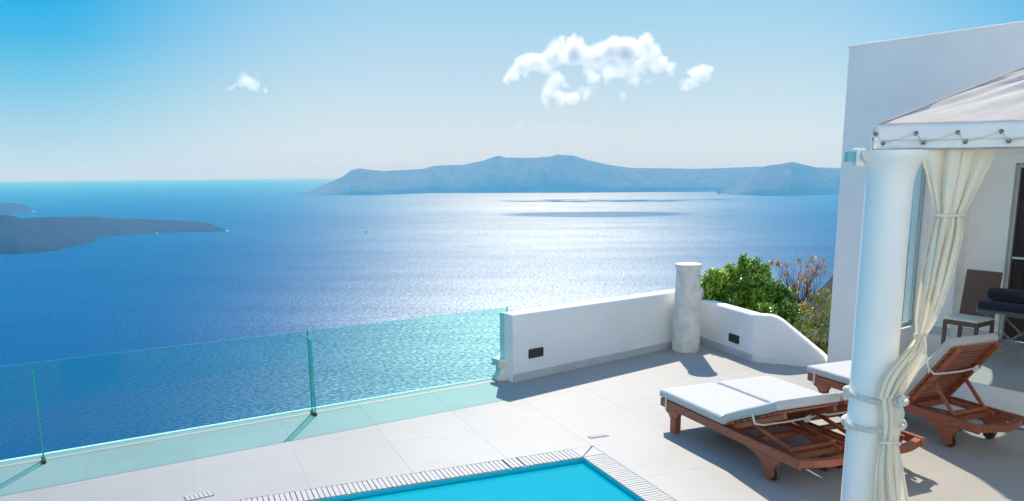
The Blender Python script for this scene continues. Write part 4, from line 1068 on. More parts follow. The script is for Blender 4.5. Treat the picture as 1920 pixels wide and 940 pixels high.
# roof: each slope its own panel with sagging wrinkles
for k in range(4):
    A = corn[k]; B = corn[(k + 1) % 4]; vs, fs = [], []; nu, nv = (90, 36) if k == 0 else (24, 12)
    for j in range(nv + 1):
        t_ = j / nv
        for i in range(nu + 1):
            s = i / nu; e_ = A + (B - A) * s + Vector((0, 0, ZV)); p = e_ + (apex - e_) * t_
            sag = -0.018 * sin(pi * min(1, t_)) * sin(pi * s) ** 0.8
            wr = 0.0
            if k == 0:
                ph = s * 30 - t_ * 9 + 1.3 * noise.noise(Vector((s * 3, t_ * 2, 0)))
                wr = 0.020 * sin(ph * 2.1) * (1 - t_) * (0.25 + 0.75 * noise.noise(Vector((s * 9, t_ * 3, 5))) ** 2 * 4) * sin(pi * min(1, t_ * 1.02 + 0.03)) + 0.030 * noise.noise(Vector((s * 26 - t_ * 10, t_ * 3, 2)))* sin(pi * min(1, t_ + 0.04))
            if t_ in (0.0, 1.0) or s in (0.0, 1.0): wr = 0; sag = sag * (0 if s in (0.0, 1.0) else 1) if 0 < t_ < 1 else 0
            vs.append(p + Vector((0, 0, sag + wr)))
    for j in range(nv):
        for i in range(nu): a = j * (nu + 1) + i; fs.append((a, a + 1, a + nu + 2, a + nu + 1))
    o = mesh_obj('canopy_panel', vs, fs, M['canvas'], pav, smooth=True)
    md = o.modifiers.new('thick', 'SOLIDIFY'); md.thickness = 0.004
    # valance: upper skirt and lower band laced together
    outn = -AY if k == 0 else (AX if k == 1 else (AY if k == 2 else -AX)); dd = (B - A).normalized()
    for nm, z1, z0, off in (('valance', ZV + 0.002, ZB + 0.055, 0.012), ('valance_band', ZB + 0.068, ZB, 0.004)):
        vs, fs = [], []; nn = 70
        for i in range(nn + 1):
            s = i / nn; p = A + (B - A) * s
            for q in range(5):
                z = z1 + (z0 - z1) * q / 4; wv = 0.006 * noise.noise(Vector((s * 14 + k * 9, q * .7, off * 100))) + 0.003 * sin(s * 40 + q)
                vs.append(p + outn * (off + wv + (0.006 * q / 4)) + Vector((0, 0, z + 0.004 * noise.noise(Vector((s * 9, 3, k))))))
        for i in range(nn):
            for q in range(4): a = i * 5 + q; fs.append((a, a + 5, a + 6, a + 1))
        o = mesh_obj(nm, vs, fs, M['valance'], pav, smooth=True)
        md = o.modifiers.new('thick', 'SOLIDIFY'); md.thickness = 0.003
# hip seam
for k in (0, 1, 3):
    e_ = corn[k] + Vector((0, 0, ZV)); pts = [e_ + (apex - e_) * t_ + Vector((0, 0, 0.006)) for t_ in np.linspace(0, 1, 14)]
    v_, f_ = tube_geo(pts, 0.0045, 6); mesh_obj('seam', v_, f_, M['canvas'], pav, smooth=True)
# frame tubes inside the valance
v_, f_ = [], []
for k in range(4): tube_geo([corn[k] + Vector((0, 0, 2.93)) + (apex - corn[k]).normalized() * 0.02, corn[(k + 1) % 4] + Vector((0, 0, 2.93))], 0.018, 8, False, v_, f_)
mesh_obj('canopy_frame', v_, f_, M['steel'], pav)
# eyelets and cord along the front edge
def eyelet(p, nrm, r=0.0115):
    R_ = nrm.to_track_quat('Z', 'Y').to_matrix()
    v_, f_ = tube_geo([p + R_ @ Vector((r * cos(a), r * sin(a), 0)) for a in np.linspace(0, 2 * pi, 14, endpoint=False)], 0.0048, 6, True)
    e_ = mesh_obj('eyelet', v_, f_, M['metal'], pav, smooth=True)
    bm = bmesh.new(); bmesh.ops.create_cone(bm, cap_ends=True, segments=12, radius1=r * .95, radius2=r * .95, depth=0.004); bmesh.ops.transform(bm, matrix=Matrix.Translation(p) @ R_.to_4x4(), verts=bm.verts)
    bm_obj('eyelet_hole', bm, M['dark_hole'], e_)
ups = []; los = []
for k in range(13):
    s = 0.012 + 0.262 * k; ups.append(C0 + AX * s - AY * 0.022 + Vector((0, 0, 2.940))); los.append(C0 + AX * (s + 0.052) - AY * 0.020 + Vector((0, 0, 2.874)))
for p in ups + los: eyelet(p, -AY)
v_, f_ = [], []
for k in range(13):
    tube_geo([ups[k] - AY * 0.008, los[k] - AY * 0.010], 0.0032, 5, False, v_, f_)
    if k < 12: tube_geo([los[k] - AY * 0.008, (los[k] + ups[k + 1]) / 2 - AY * 0.004 + Vector((0, 0, -0.006)), ups[k + 1] - AY * 0.006], 0.0022, 5, False, v_, f_)
mesh_obj('lacing_cord', v_, f_, M['rope'], pav, smooth=True)
# curtain-rail bracket at the column head: teal bar end, white block, round pulley
def onpix(u, v, y): return at_y(u, v, y)
b0 = onpix(1586, 294, 6.0); b1 = onpix(1602, 294, 6.0); bm = bmesh.new(); add_bar(bm, b0, b1, 0.06, 0.072, 0.003); bm_obj('rail_bar', bm, M['teal_bar'], pav)
bm = bmesh.new(); c_ = onpix(1609.5, 295, 6.0); add_box(bm, c_, (0.062, 0.09, 0.125), None, 0.006, 2); bm_obj('rail_bracket', bm, M['paint'], pav)
bm = bmesh.new(); bmesh.ops.create_cone(bm, cap_ends=True, segments=24, radius1=0.040, radius2=0.040, depth=0.05); bmesh.ops.rotate(bm, verts=bm.verts, cent=(0, 0, 0), matrix=rotm(pi / 2, 'X'))
bmesh.ops.bevel(bm, geom=bm.edges[:], offset=0.004, segments=1, affect='EDGES')
pu = bm_obj('rail_pulley', bm, M['seat_pad'], pav, autosmooth=40); pu.location = onpix(1625, 293, 5.93)
bm = bmesh.new(); bmesh.ops.create_cone(bm, cap_ends=True, segments=10, radius1=0.005, radius2=0.005, depth=0.056); bmesh.ops.rotate(bm, verts=bm.verts, cent=(0, 0, 0), matrix=rotm(pi / 2, 'X')); bm_obj('bolt', bm, M['dark_hole'], pu)
bm = bmesh.new(); add_bar(bm, onpix(1632, 293, 6.0), onpix(1665, 293, 6.0), 0.05, 0.06, 0.003); bm_obj('rail_arm', bm, M['paint'], pav)
# a second post carries the far corner
vs, fs = lathe_geo([(0.06, 0.0), (0.06, 2.83)], 20); pv = mesh_obj('post', vs, fs, M['paint'], pav, smooth=True); pv.location = corn[2] + Vector((-0.1, -0.1, PF))

# ================================================================== CURTAIN
cur = empty('tied_curtain', (0, 0, 0), 0, 'cream gathered curtain hanging from the canopy and tied to the round column', 'curtain')
# rows: v, left u, right u, depth y, pleat amplitude
rows = [(283, 1727, 1870, 5.86, .022), (300, 1730, 1861, 5.86, .028), (330, 1737, 1846, 5.86, .030), (360, 1744, 1830, 5.86, .030), (385, 1750, 1817, 5.86, .028), (401, 1754, 1806, 5.86, .022), (408, 1753, 1806, 5.85, .022),
        (425, 1747, 1807, 5.84, .030), (450, 1741, 1804, 5.83, .032), (480, 1735, 1797, 5.83, .032), (510, 1729, 1789, 5.83, .032), (540, 1724, 1780, 5.83, .032), (570, 1719, 1769, 5.84, .030), (600, 1716, 1756, 5.84, .026), (620, 1716, 1744, 5.84, .020), (630, 1716, 1736, 5.84, .016),
        (645, 1708, 1738, 5.82, .022), (665, 1690, 1738, 5.81, .028), (690, 1664, 1726, 5.80, .030), (715, 1650, 1709, 5.79, .028), (735, 1645, 1697, 5.78, .024), (747, 1644, 1688, 5.78, .020)]
def cloth(name, rows, pleats, seed, nu=170, nv=190, parent=None, fan=False):
    vs, fs = [], []
    vv = [r[0] for r in rows]
    def row(v):
        L_ = interp([(r[0], r[1]) for r in rows], v); R_ = interp([(r[0], r[2]) for r in rows], v); Y_ = interp([(r[0], r[3]) for r in rows], v); A_ = 1.35 * interp([(r[0], r[4]) for r in rows], v); return L_, R_, Y_, A_
    for j in range(nv + 1):
        v = rows[0][0] + (rows[-1][0] - rows[0][0]) * j / nv
        acc = [0, 0, 0, 0]
        for dv in (-5, 0, 5):
            q = row(min(max(v + dv, rows[0][0]), rows[-1][0])); acc = [a + b / 3 for a, b in zip(acc, q)]
        L_, R_, Y_, A_ = acc
        for i in range(nu + 1):
            s = i / nu
            w1 = noise.noise(Vector((s * 3.0, v * 0.006, seed))) * 1.0
            ph = s * pleats * 2 * pi + w1 * 2.2
            yy = sin(ph) * (0.75 + 0.35 * noise.noise(Vector((s * 5, v * 0.01, seed + 4)))) + 0.45 * sin(ph * 0.43 + 1.3 + v * 0.012) + 0.12 * sin(ph * 2.3 + v * 0.02)
            su = s + 0.35 / pleats * cos(ph) * 0.8 / 1.6
            su = min(max(su, 0.0), 1.0) if i not in (0, nu) else s
            body = -0.05 * sin(pi * s) * min(1, 60 / (R_ - L_ + 20))
            vs.append(at_y(L_ + (R_ - L_) * su, v + 1.2 * sin(ph * .5), Y_ + A_ * yy + body))
    for j in range(nv):
        for i in range(nu): a = j * (nu + 1) + i; fs.append((a, a + 1, a + nu + 2, a + nu + 1))
    o = mesh_obj(name, vs, fs, M['curtain'], parent, smooth=True); return o
cloth('curtain_cloth', rows, 4.4, 3.0, parent=cur)
low = [(745, 1648, 1690, 5.79, .016), (770, 1650, 1693, 5.79, .016), (800, 1653, 1692, 5.79, .014), (815, 1652, 1688, 5.79, .014), (835, 1650, 1684, 5.78, .018), (850, 1647, 1688, 5.77, .022), (880, 1642, 1694, 5.76, .026), (915, 1640, 1700, 5.75, .028), (950, 1639, 1706, 5.74, .030), (985, 1638, 1710, 5.73, .03)]
cloth('curtain_tail', low, 3.5, 11.0, nu=110, nv=120, parent=cur)
def band(uL, uR, v, y, r, drop=2.0, name='tie_band'):
    pts = []
    for k in range(28):
        a = 2 * pi * k / 28; c_ = (uL + uR) / 2; h = (uR - uL) / 2 + 2
        pts.append(at_y(c_ + h * cos(a), v + drop * sin(a) + 1.2 * sin(3 * a), y + 0.055 * sin(a)))
    v_, f_ = tube_geo(pts, r, 8, True); return mesh_obj(name, v_, f_, M['curtain'], cur, smooth=True)
band(1754, 1806, 406, 5.83, 0.011); band(1717, 1736, 629, 5.83, 0.010); band(1651, 1684, 833, 5.76, 0.012, 3.0)
p0 = at_y(1731, 632, 5.77); v_, f_ = tube_geo([p0, at_y(1733, 650, 5.76), at_y(1738, 672, 5.77), at_y(1742, 700, 5.77)], 0.006, 6); mesh_obj('tie_end', v_, f_, M['curtain'], cur, smooth=True)

# ---- twisted ropes round the column
def rope_ring(name, zc, tilt, label, turns=26, knot=True):
    t = empty(name, (CX, CYY, 0), 0, label, 'rope', 'twisted rope ties round the white column')
    for ph0 in (0, pi):
        pts = []; n = 260
        for k in range(n):
            a = 2 * pi * k / n; 
            front = max(0, -sin(a)); bulge = 0.05 * max(0, cos(a + 0.75)) ** 3 if True else 0
            rr = R0 + 0.020 + 0.006 * sin(3 * a) + bulge * 1.35 + 0.010 * cos(turns * a + ph0)
            z = zc + tilt * cos(a) - 0.014 * front + 0.010 * sin(turns * a + ph0)
            pts.append(Vector((rr * cos(a), rr * sin(a), z)))
        v_, f_ = tube_geo(pts, 0.0125, 7, True); mesh_obj('strand', v_, f_, M['rope'], t, smooth=True)
    # knob at the left where the rope doubles back
    v_, f_ = [], []
    for a0, dz in ((pi * 1.01, 0.012), (pi * 1.03, -0.012)):
        c_ = Vector(((R0 + .028) * cos(a0), (R0 + .028) * sin(a0), zc - tilt + dz)); pts = [c_ + Vector((-0.012 * cos(q), 0.022 * sin(q), 0.018 * cos(q))) for q in np.linspace(0, 2 * pi, 12, endpoint=False)]
        tube_geo(pts, 0.013, 7, True, v_, f_)
    mesh_obj('loop', v_, f_, M['rope'], t, smooth=True)
    return t
zr1 = at_y(1640, 752, 5.81).z; zr2 = at_y(1640, 803, 5.81).z
t1 = rope_ring('column_rope', zr1, -0.018, 'upper twisted cream rope round the white column, knotted over the curtain')
t2 = rope_ring('column_rope', zr2, 0.020, 'lower twisted cream rope round the white column above the curtain tail')
v_, f_ = [], []
def L3(u, v, y): return at_y(u, v, y) - Vector((CX, CYY, 0))
tube_geo([L3(1676, 748, 5.73), L3(1684, 742, 5.70), L3(1694, 745, 5.69), L3(1692, 756, 5.68), L3(1682, 758, 5.70), L3(1677, 752, 5.71)], 0.012, 7, True, v_, f_)
tube_geo([L3(1680, 752, 5.70), L3(1690, 749, 5.67), L3(1700, 746, 5.68), L3(1706, 744, 5.70)], [0.011, .010, .007, .003], 7, False, v_, f_)
tube_geo([L3(1682, 755, 5.70), L3(1690, 762, 5.67), L3(1694, 775, 5.67), L3(1691, 790, 5.69), L3(1686, 800, 5.71)], 0.010, 7, False, v_, f_)
tube_geo([L3(1680, 745, 5.70), L3(1688, 737, 5.68), L3(1692, 740, 5.68), L3(1688, 752, 5.67), L3(1683, 765, 5.69)], 0.010, 7, False, v_, f_)
mesh_obj('knot', v_, f_, M['rope'], t1, smooth=True)

# ================================================================== CHAIR, TABLE, TOWELS
ch = empty('wicker_chair', (5.55, 10.12, PF), V55, 'dark brown wicker chair with cream seat pad on the raised platform', 'chair')
wk = M['wicker']
Wc, Dc = 0.43, 0.45
for (x, y, h) in ((0.02, 0.02, 0.37), (Wc - 0.02, 0.02, 0.37), (0.02, Dc - 0.02, 0.37), (Wc - 0.02, Dc - 0.02, 0.37)):
    bm = bmesh.new(); add_box(bm, (x, y, h / 2), (0.042, 0.042, h), None, 0.006, 2); bm_obj('leg', bm, wk, ch)
bm = bmesh.new(); add_box(bm, (Wc / 2, Dc / 2, 0.355), (Wc + 0.004, Dc + 0.004, 0.055), None, 0.01, 2); bm_obj('seat', bm, wk, ch)
bm = bmesh.new(); add_box(bm, (Wc / 2, Dc / 2 - 0.02, 0.40), (Wc - 0.01, Dc - 0.05, 0.034), None, 0.012, 3); bm_obj('seat_pad', bm, M['seat_pad'], ch, autosmooth=50)
bm = bmesh.new()
add_box(bm, (0, 0, 0.31), (Wc, 0.038, 0.60), None, 0.007, 2)
for v in bm.verts: v.co.y += 0.03 * (v.co.x / (Wc / 2)) ** 2 * -0.6
o = bm_obj('backrest', bm, wk, ch); o.location = (Wc / 2, Dc - 0.02, 0.385); o.rotation_euler = (radians(-9), 0, 0)

TB = Vector((5.60, 9.50, PF)); tb = empty('acrylic_table', TB, V55 - 0.05, 'clear acrylic folding tray table with crossed legs in front of the door', 'table')
TLn, TW, TH_ = 0.95, 0.42, 0.585; ac = M['acrylic']
def acb(name, c, s, rot=None):
    bm = bmesh.new(); add_box(bm, c, s, rot, 0.003); return bm_obj(name, bm, ac, tb)
acb('table_top', (TLn / 2, TW / 2, TH_), (TLn, TW, 0.012))
acb('tray_rim', (TLn / 2, 0.005, TH_ + 0.026), (TLn, 0.01, 0.05)); acb('tray_rim', (TLn / 2, TW - 0.005, TH_ + 0.026), (TLn, 0.01, 0.05)); acb('tray_rim', (0.005, TW / 2, TH_ + 0.026), (0.01, TW, 0.05)); acb('tray_rim', (TLn - 0.005, TW / 2, TH_ + 0.026), (0.01, TW, 0.05))
for y in (0.05, TW - 0.05):
    for (x0, x1) in ((0.08, 0.72), (0.72, 0.08)):
        bm = bmesh.new(); add_bar(bm, (x0, y + (0.012 if x0 < x1 else -0.012), TH_ - 0.01), (x1, y + (0.012 if x0 < x1 else -0.012), 0.01), 0.018, 0.034, 0.003); bm_obj('crossed_leg', bm, ac, tb)
def towel(c, ln, r, lab, rz, flat=1.0):
    vs, fs = [], []; n = 64; m_ = 26
    for j in range(m_ + 1):
        y = ln * (j / m_ - .5); e_ = 1 - 0.12 * (abs(2 * j / m_ - 1) ** 6)
        for k in range(n):
            t_ = k / (n - 1); a = t_ * 2 * pi * 3.3; rr = r * (1.0 - 0.30 * t_) * e_ if k < n * 0.40 else r * (1.0 - 0.27 * t_ * 1.0) * e_
            rr = r * e_ * (1 - 0.85 * t_)
            rr *= 1 + 0.04 * noise.noise(Vector((a, y * 6, r * 9)))
            vs.append((rr * cos(a), y, rr * sin(a) * flat))
    for j in range(m_):
        for k in range(n - 1): a = j * n + k; fs.append((a, a + 1, a + n + 1, a + n))
    o = mesh_obj('rolled_towel', vs, fs, M['towel'], smooth=True); o.modifiers.new('t', 'SOLIDIFY').thickness = r * 0.11
    o.location = c; o.rotation_euler = (0, 0, rz); props(o, lab, 'towel', 'dark towels rolled up on the clear table')
def tpos(x, y, z): 
    a = V55 - 0.05; return Vector((TB.x + cos(a) * x - sin(a) * y, TB.y + sin(a) * x + cos(a) * y, TB.z + z))
towel(tpos(0.36, 0.09, TH_ + 0.075), 0.70, 0.080, 'charcoal rolled towel lying lowest at the front of the clear table', V55 - 0.05 - pi / 2 + 0.1, 0.85)
towel(tpos(0.38, 0.31, TH_ + 0.075), 0.70, 0.080, 'charcoal rolled towel lying lowest at the back of the clear table', V55 - 0.05 - pi / 2 - 0.05, 0.85)
towel(tpos(0.38, 0.20, TH_ + 0.215), 0.66, 0.088, 'charcoal rolled towel lying on top of the two others', V55 - 0.05 - pi / 2 + 0.06, 0.9)

# ================================================================== PLANTS
rng = np.random.default_rng(5)
def foliage(name, mat_, clumps, n_per, leaf, parent, lw=0.42, tone_shift=0.0, spray=0.3):
    """clumps: (x,y,z,rx,rz). Many bent leaf blades on short shoots within each clump."""
    V = []; F = []; T = []
    for (cx, cy, cz, rx, rz_) in clumps:
        nsh = max(4, int(n_per * rx * rz_ * 100 / 1.9))
        ct = rng.uniform(-0.18, 0.18)
        for _ in range(nsh):
            d = rng.normal(size=3); d /= np.linalg.norm(d)
            rad = rng.uniform(0.55, 1.0) ** 0.6
            if rng.random() < 0.08: rad *= 1.15
            p = np.array([cx, cy, cz]) + d * np.array([rx, rx * 0.9, rz_]) * rad
            up = d * 0.7 + np.array([0, 0, 0.6]) + rng.normal(size=3) * 0.25; up /= np.linalg.norm(up)
            for l_ in range(8):
                a = 2.4 * l_ + rng.uniform(-.4, .4)
                s1 = np.cross(up, [0.3, 0.5, 0.8]); s1 /= np.linalg.norm(s1); s2 = np.cross(up, s1)
                dirv = (s1 * cos(a) + s2 * sin(a)) * 0.85 + up * rng.uniform(0.1, 0.9); dirv /= np.linalg.norm(dirv)
                side = np.cross(dirv, up + rng.normal(size=3) * 0.2); side /= max(1e-6, np.linalg.norm(side)); nrm = np.cross(side, dirv)
                L_ = leaf * rng.uniform(0.65, 1.25); w_ = L_ * lw * 0.5; o_ = p + up * (l_ * leaf * 0.16 - leaf * 0.5)
                b = len(V)
                V += [o_, o_ + dirv * L_ * 0.45 + side * w_ + nrm * L_ * 0.05, o_ + dirv * L_ - nrm * L_ * 0.10, o_ + dirv * L_ * 0.45 - side * w_ + nrm * L_ * 0.05, o_ + dirv * L_ * 0.5 - nrm * 0.03 * L_]
                F += [(b, b + 1, b + 4), (b + 1, b + 2, b + 4), (b + 2, b + 3, b + 4), (b + 3, b, b + 4)]
                tv = min(1, max(0, 0.36 + ct * 1.5 + tone_shift + 0.06 + rng.normal() * 0.24 + (0.25 if l_ > 5 else 0)))
                T += [tv] * 5
    o = mesh_obj(name, V, F, mat_, parent)
    at = o.data.attributes.new('tone', 'FLOAT', 'POINT'); at.data.foreach_set('value', np.array(T, dtype=np.float32))
    return o
def pix_clump(u, v, y, rpx, rv=None):
    p = at_y(u, v, y); s = y / FPX; return (p.x, p.y, p.z, rpx * s, (rv or rpx) * s)
def stems(base, tips, r0, name='stem', parent=None, wig=0.06):
    v_, f_ = [], []
    for tp in tips:
        b = Vector(base) + Vector((random.uniform(-.06, .06), random.uniform(-.06, .06), 0)); tp = Vector(tp); n_ = 7; pts = []
        for k in range(n_ + 1):
            s = k / n_; q = b + (tp - b) * s; q += Vector((random.uniform(-1, 1), random.uniform(-1, 1), random.uniform(-.5, .5))) * wig * sin(pi * s); pts.append(q)
        tube_geo(pts, [r0 * (1 - 0.75 * k / n_) for k in range(n_ + 1)], 5, False, v_, f_)
    return mesh_obj(name, v_, f_, M['bark'], parent, smooth=True)
bush = empty('green_bush', (3.75, 12.4, 0.1), 0, 'dense glossy green bush growing behind the planter wall beside the marble column', 'bush')
def rel(o, cl): return [(c[0] - o.location.x, c[1] - o.location.y, c[2] - o.location.z, c[3], c[4]) for c in cl]
cl = [pix_clump(*q) for q in ((1338, 545, 12.6, 26, 24), (1335, 570, 12.5, 24, 18), (1352, 528, 12.6, 20), (1372, 558, 12.5, 30, 28), (1385, 520, 12.7, 24, 22), (1403, 503, 12.7, 15, 14), (1398, 540, 12.5, 28, 30), (1418, 500, 12.7, 9, 14), (1395, 492, 12.7, 7, 10), (1425, 525, 12.6, 18, 20),
                              (1420, 560, 12.4, 30, 26), (1445, 548, 12.3, 22, 24), (1455, 575, 12.1, 26, 22), (1470, 560, 12.2, 18, 16), (1478, 590, 11.9, 22, 18), (1352, 582, 12.75, 24, 10), (1390, 582, 12.5, 30, 12), (1430, 585, 12.0, 28, 12), (1335, 520, 12.6, 14, 12), (1368, 512, 12.7, 14, 12), (1437, 508, 12.6, 7, 10), (1325, 530, 12.6, 10, 12))]
foliage('foliage', M['leaf'], rel(bush, cl), 62, 0.070, bush)
stems((0, 0, 0), [(c[0] - 3.75, c[1] - 12.4, c[2] - 0.1) for c in cl], 0.014, 'stem', bush)
rust = empty('rusty_shrub', (4.55, 12.4, 0.0), 0, 'sparse shrub with bare twigs and rust brown leaves rising behind the green bush', 'shrub')
cl = [pix_clump(*q) for q in ((1535, 492, 12.6, 11, 9), (1518, 486, 12.6, 9, 6), (1545, 508, 12.6, 8, 9), (1522, 506, 12.6, 11, 9), (1508, 515, 12.6, 10, 9), (1530, 520, 12.6, 9, 8), (1500, 528, 12.5, 12, 10), (1515, 538, 12.5, 12, 10), (1490, 545, 12.5, 10, 10), (1475, 497, 12.6, 4, 4), (1457, 494, 12.6, 3, 3), (1463, 500, 12.6, 3, 3), (1477, 515, 12.6, 4, 4), (1446, 492, 12.6, 4, 3), (1500, 490, 12.6, 4, 4), (1512, 550, 12.4, 9, 9))]
foliage('foliage', M['leaf_rust'], rel(rust, cl), 34, 0.042, rust, tone_shift=0.15)
tw = [(c[0] - 4.55, c[1] - 12.4, c[2]) for c in cl] + [tuple(at_y(random.uniform(1450, 1548), random.uniform(486, 525), 12.6) - Vector((4.55, 12.4, 0))) for _ in range(34)]
bp_ = at_y(1502, 590, 12.4) - Vector((4.55, 12.4, 0))
stems(bp_, tw, 0.007, 'stem', rust, 0.05); stems((0, 0, -0.1), [bp_] * 4, 0.012, 'stem', rust, 0.04)
olive = empty('olive_shrub', (4.55, 11.9, -0.4), 0, 'loose yellow green shrub between the sloping white wall and the villa corner', 'shrub')
cl = [pix_clump(*q) for q in ((1505, 580, 12.0, 14), (1530, 560, 12.2, 12), (1548, 575, 12.2, 14), (1520, 598, 12.0, 16), (1548, 605, 12.0, 15), (1500, 605, 11.8, 18), (1525, 625, 11.8, 18), (1545, 640, 11.8, 16), (1512, 632, 11.6, 16), (1535, 655, 11.6, 14), (1550, 660, 11.6, 12), (1485, 610, 11.7, 14), (1552, 552, 12.2, 9), (1560, 625, 12.0, 10))]
foliage('foliage', M['leaf_olive'], rel(olive, cl), 30, 0.050, olive, tone_shift=0.05)
stems((0, 0, 0), [(c[0] - 4.55, c[1] - 11.9, c[2] + 0.4) for c in cl], 0.010, 'stem', olive)

# ================================================================== BOAT
bpos = at_z(687, 438, SEA)
sb = empty('sailboat', bpos, radians(20), 'tiny sailing boat alone on the open water left of the sun glitter', 'boat')
bm = bmesh.new(); add_prism(bm, [(-7, 1.6), (-6, 0), (5, 0), (8, 1.9)], 3.2); bm_obj('hull', bm, M['hull'], sb)
v_, f_ = tube_geo([(0.5, 0, 1.5), (0.5, 0, 18)], 0.15, 6); mesh_obj('mast', v_, f_, M['clamp'], sb)
bm = bmesh.new(); add_prism(bm, [(0.2, 17.5), (0.2, 2.6), (-5.8, 2.8)], 0.08); bm_obj('mainsail', bm, M['lava'], sb)

# ================================================================== CLOUDS
def cloud(name, blobs, y, label, dens, nsc, pad=40):
    """volume whose density is a union of soft puffs minus noise"""
    s = y / FPX; B = [(at_y(u, v, y), r * s, k) for (u, v, r, k) in blobs]
    mn = Vector((min(b[0].x - b[1] * 1.5 for b in B), y - max(b[1] for b in B) * 1.3, min(b[0].z - b[1] * 1.4 for b in B)))
    mxv = Vector((max(b[0].x + b[1] * 1.5 for b in B), y + max(b[1] for b in B) * 1.3, max(b[0].z + b[1] * 1.4 for b in B)))
    m, t = mat(name + '_vapour'); o = N(t, 'ShaderNodeOutputMaterial'); geo = N(t, 'ShaderNodeNewGeometry')
    nz = N(t, 'ShaderNodeTexNoise'); setin(nz, Scale=nsc * 1.6, Detail=7.0, Roughness=0.66); t.links.new(geo.outputs['Position'], nz.inputs['Vector'])
    wv = N(t, 'ShaderNodeVectorMath', operation='MULTIPLY_ADD'); t.links.new(nz.outputs['Color'], wv.inputs[0]); wa = 30 * s
    wv.inputs[1].default_value = (wa * 2, wa, wa * 2); 
    sb2 = N(t, 'ShaderNodeVectorMath', operation='SUBTRACT'); sb2.inputs[1].default_value = (wa, wa / 2, wa); t.links.new(geo.outputs['Position'], sb2.inputs[0]); t.links.new(sb2.outputs[0], wv.inputs[2])
    cur_ = None
    for c, r, k in B:
        ds = N(t, 'ShaderNodeVectorMath', operation='DISTANCE'); ds.inputs[1].default_value = tuple(c); t.links.new(wv.outputs[0], ds.inputs[0])
        mr = N(t, 'ShaderNodeMapRange', interpolation_type='LINEAR'); mr.inputs['From Min'].default_value = r * 1.25; mr.inputs['From Max'].default_value = 0.0; mr.inputs['To Max'].default_value = k
        t.links.new(ds.outputs['Value'], mr.inputs['Value'])
        if cur_ is None: cur_ = mr.outputs[0]
        else:
            mxn = N(t, 'ShaderNodeMath', operation='MAXIMUM'); t.links.new(cur_, mxn.inputs[0]); t.links.new(mr.outputs[0], mxn.inputs[1]); cur_ = mxn.outputs[0]
    n2 = N(t, 'ShaderNodeTexNoise'); setin(n2, Scale=nsc * 2.2, Detail=6.0, Roughness=0.65); t.links.new(geo.outputs['Position'], n2.inputs['Vector'])
    sb3 = N(t, 'ShaderNodeMath', operation='MULTIPLY_ADD'); sb3.inputs[1].default_value = -1.05; t.links.new(n2.outputs['Fac'], sb3.inputs[0]); t.links.new(cur_, sb3.inputs[2])
    ad = N(t, 'ShaderNodeMath', operation='ADD'); ad.inputs[1].default_value = 0.36; t.links.new(sb3.outputs[0], ad.inputs[0])
    cl_ = N(t, 'ShaderNodeMath', operation='MAXIMUM'); cl_.inputs[1].default_value = 0.0; t.links.new(ad.outputs[0], cl_.inputs[0])
    dm = N(t, 'ShaderNodeMath', operation='MULTIPLY'); dm.inputs[1].default_value = dens; t.links.new(cl_.outputs[0], dm.inputs[0])
    pv_ = N(t, 'ShaderNodeVolumePrincipled'); pv_.inputs['Color'].default_value = (1, 1, 1, 1); pv_.inputs['Anisotropy'].default_value = 0.50
    t.links.new(dm.outputs[0], pv_.inputs['Density']); t.links.new(pv_.outputs[0], o.inputs['Volume'])
    bm = bmesh.new(); add_box(bm, (mn + mxv) / 2, mxv - mn); ob = bm_obj(name, bm, m); props(ob, label, 'cloud', kind=None)
    return ob
CLD = 9000.0
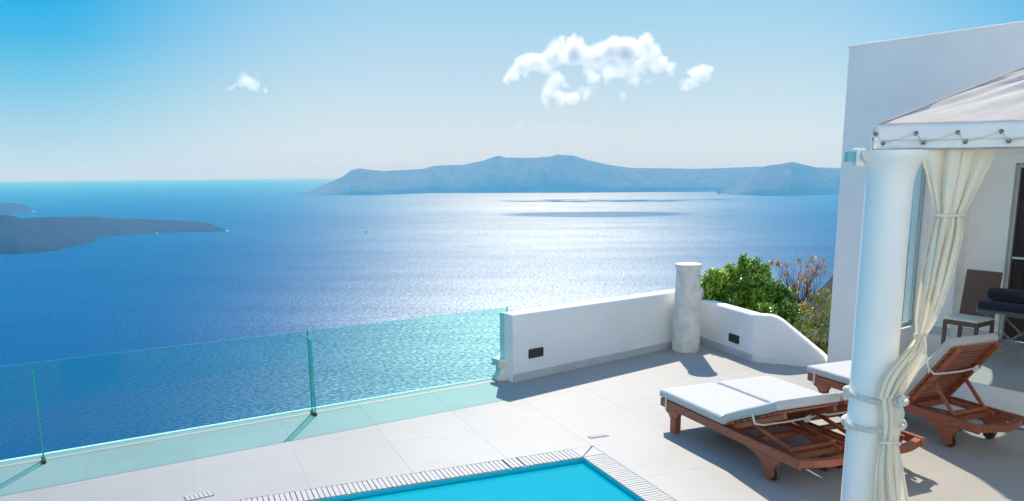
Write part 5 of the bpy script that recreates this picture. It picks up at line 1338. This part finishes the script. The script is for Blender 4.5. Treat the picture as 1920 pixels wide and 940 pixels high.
cloud('cloud', [(950, 155, 10, .8), (965, 145, 14, 1), (985, 128, 18, 1), (1005, 118, 20, 1), (1020, 128, 16, .9), (1040, 100, 22, 1.1), (1050, 80, 12, .8), (1075, 96, 24, 1.2), (1100, 108, 20, 1), (1125, 106, 22, 1.1), (1150, 96, 22, 1.1), (1175, 95, 24, 1.2), (1205, 86, 18, 1.1), (1220, 100, 20, 1), (1240, 118, 18, 1), (1258, 130, 13, .9),
                (1040, 150, 22, .75), (1030, 175, 16, .75), (1045, 188, 15, .8), (1020, 190, 10, .7), (1070, 182, 16, .62), (1095, 165, 18, .60), (1110, 140, 20, .62), (1145, 135, 20, .68), (1185, 135, 24, .72), (1205, 120, 20, .7), (1170, 180, 7, .6), (1140, 150, 10, .6)], CLD, 'large broken white cloud above the middle of the far island', 0.030, 0.0021)
cloud('cloud', [(1305, 138, 16, .95), (1320, 136, 13, .9), (1290, 152, 13, .75), (1300, 150, 14, .8), (1334, 134, 8, .7), (1280, 155, 8, .6)], CLD, 'small ragged white cloud just right of the large cloud', 0.026, 0.0024)
cloud('cloud', [(462, 152, 15, .95), (455, 156, 12, .8), (474, 156, 13, .8), (460, 142, 8, .7), (500, 163, 6, .8), (486, 136, 5, .6), (438, 161, 8, .6)], CLD, 'tiny lone white cloud high over the sea on the left', 0.022, 0.0030)

cloud('cloud', [(955, 241, 6, .62), (975, 239, 7, .68), (1000, 239, 7, .72), (1025, 238, 7, .72), (1050, 238, 7, .70), (1072, 237, 6, .70), (1095, 237, 6, .66), (1115, 238, 5, .60)], CLD * 1.4, 'thin faint streak of cloud low above the middle of the far island', 0.006, 0.0020)

# ================================================================== AIR
m, t = mat('air'); o = N(t, 'ShaderNodeOutputMaterial'); pv_ = N(t, 'ShaderNodeVolumePrincipled')
pv_.inputs['Color'].default_value = (0.11, 0.42, 0.70, 1); pv_.inputs['Absorption Color'].default_value = (1, 0.92, 0.15, 1); pv_.inputs['Density'].default_value = 1.5e-4; pv_.inputs['Anisotropy'].default_value = 0.0
t.links.new(pv_.outputs[0], o.inputs['Volume'])
RB = 96000; ztop = 330.0; zbot = SEA - RB * RB / (2 * REARTH) * 1.0 - 40
bm = bmesh.new(); add_box(bm, (0, 0, (ztop + zbot) / 2), (2 * RB, 2 * RB, ztop - zbot)); hz = bm_obj('haze', bm, m); hz['kind'] = 'stuff'
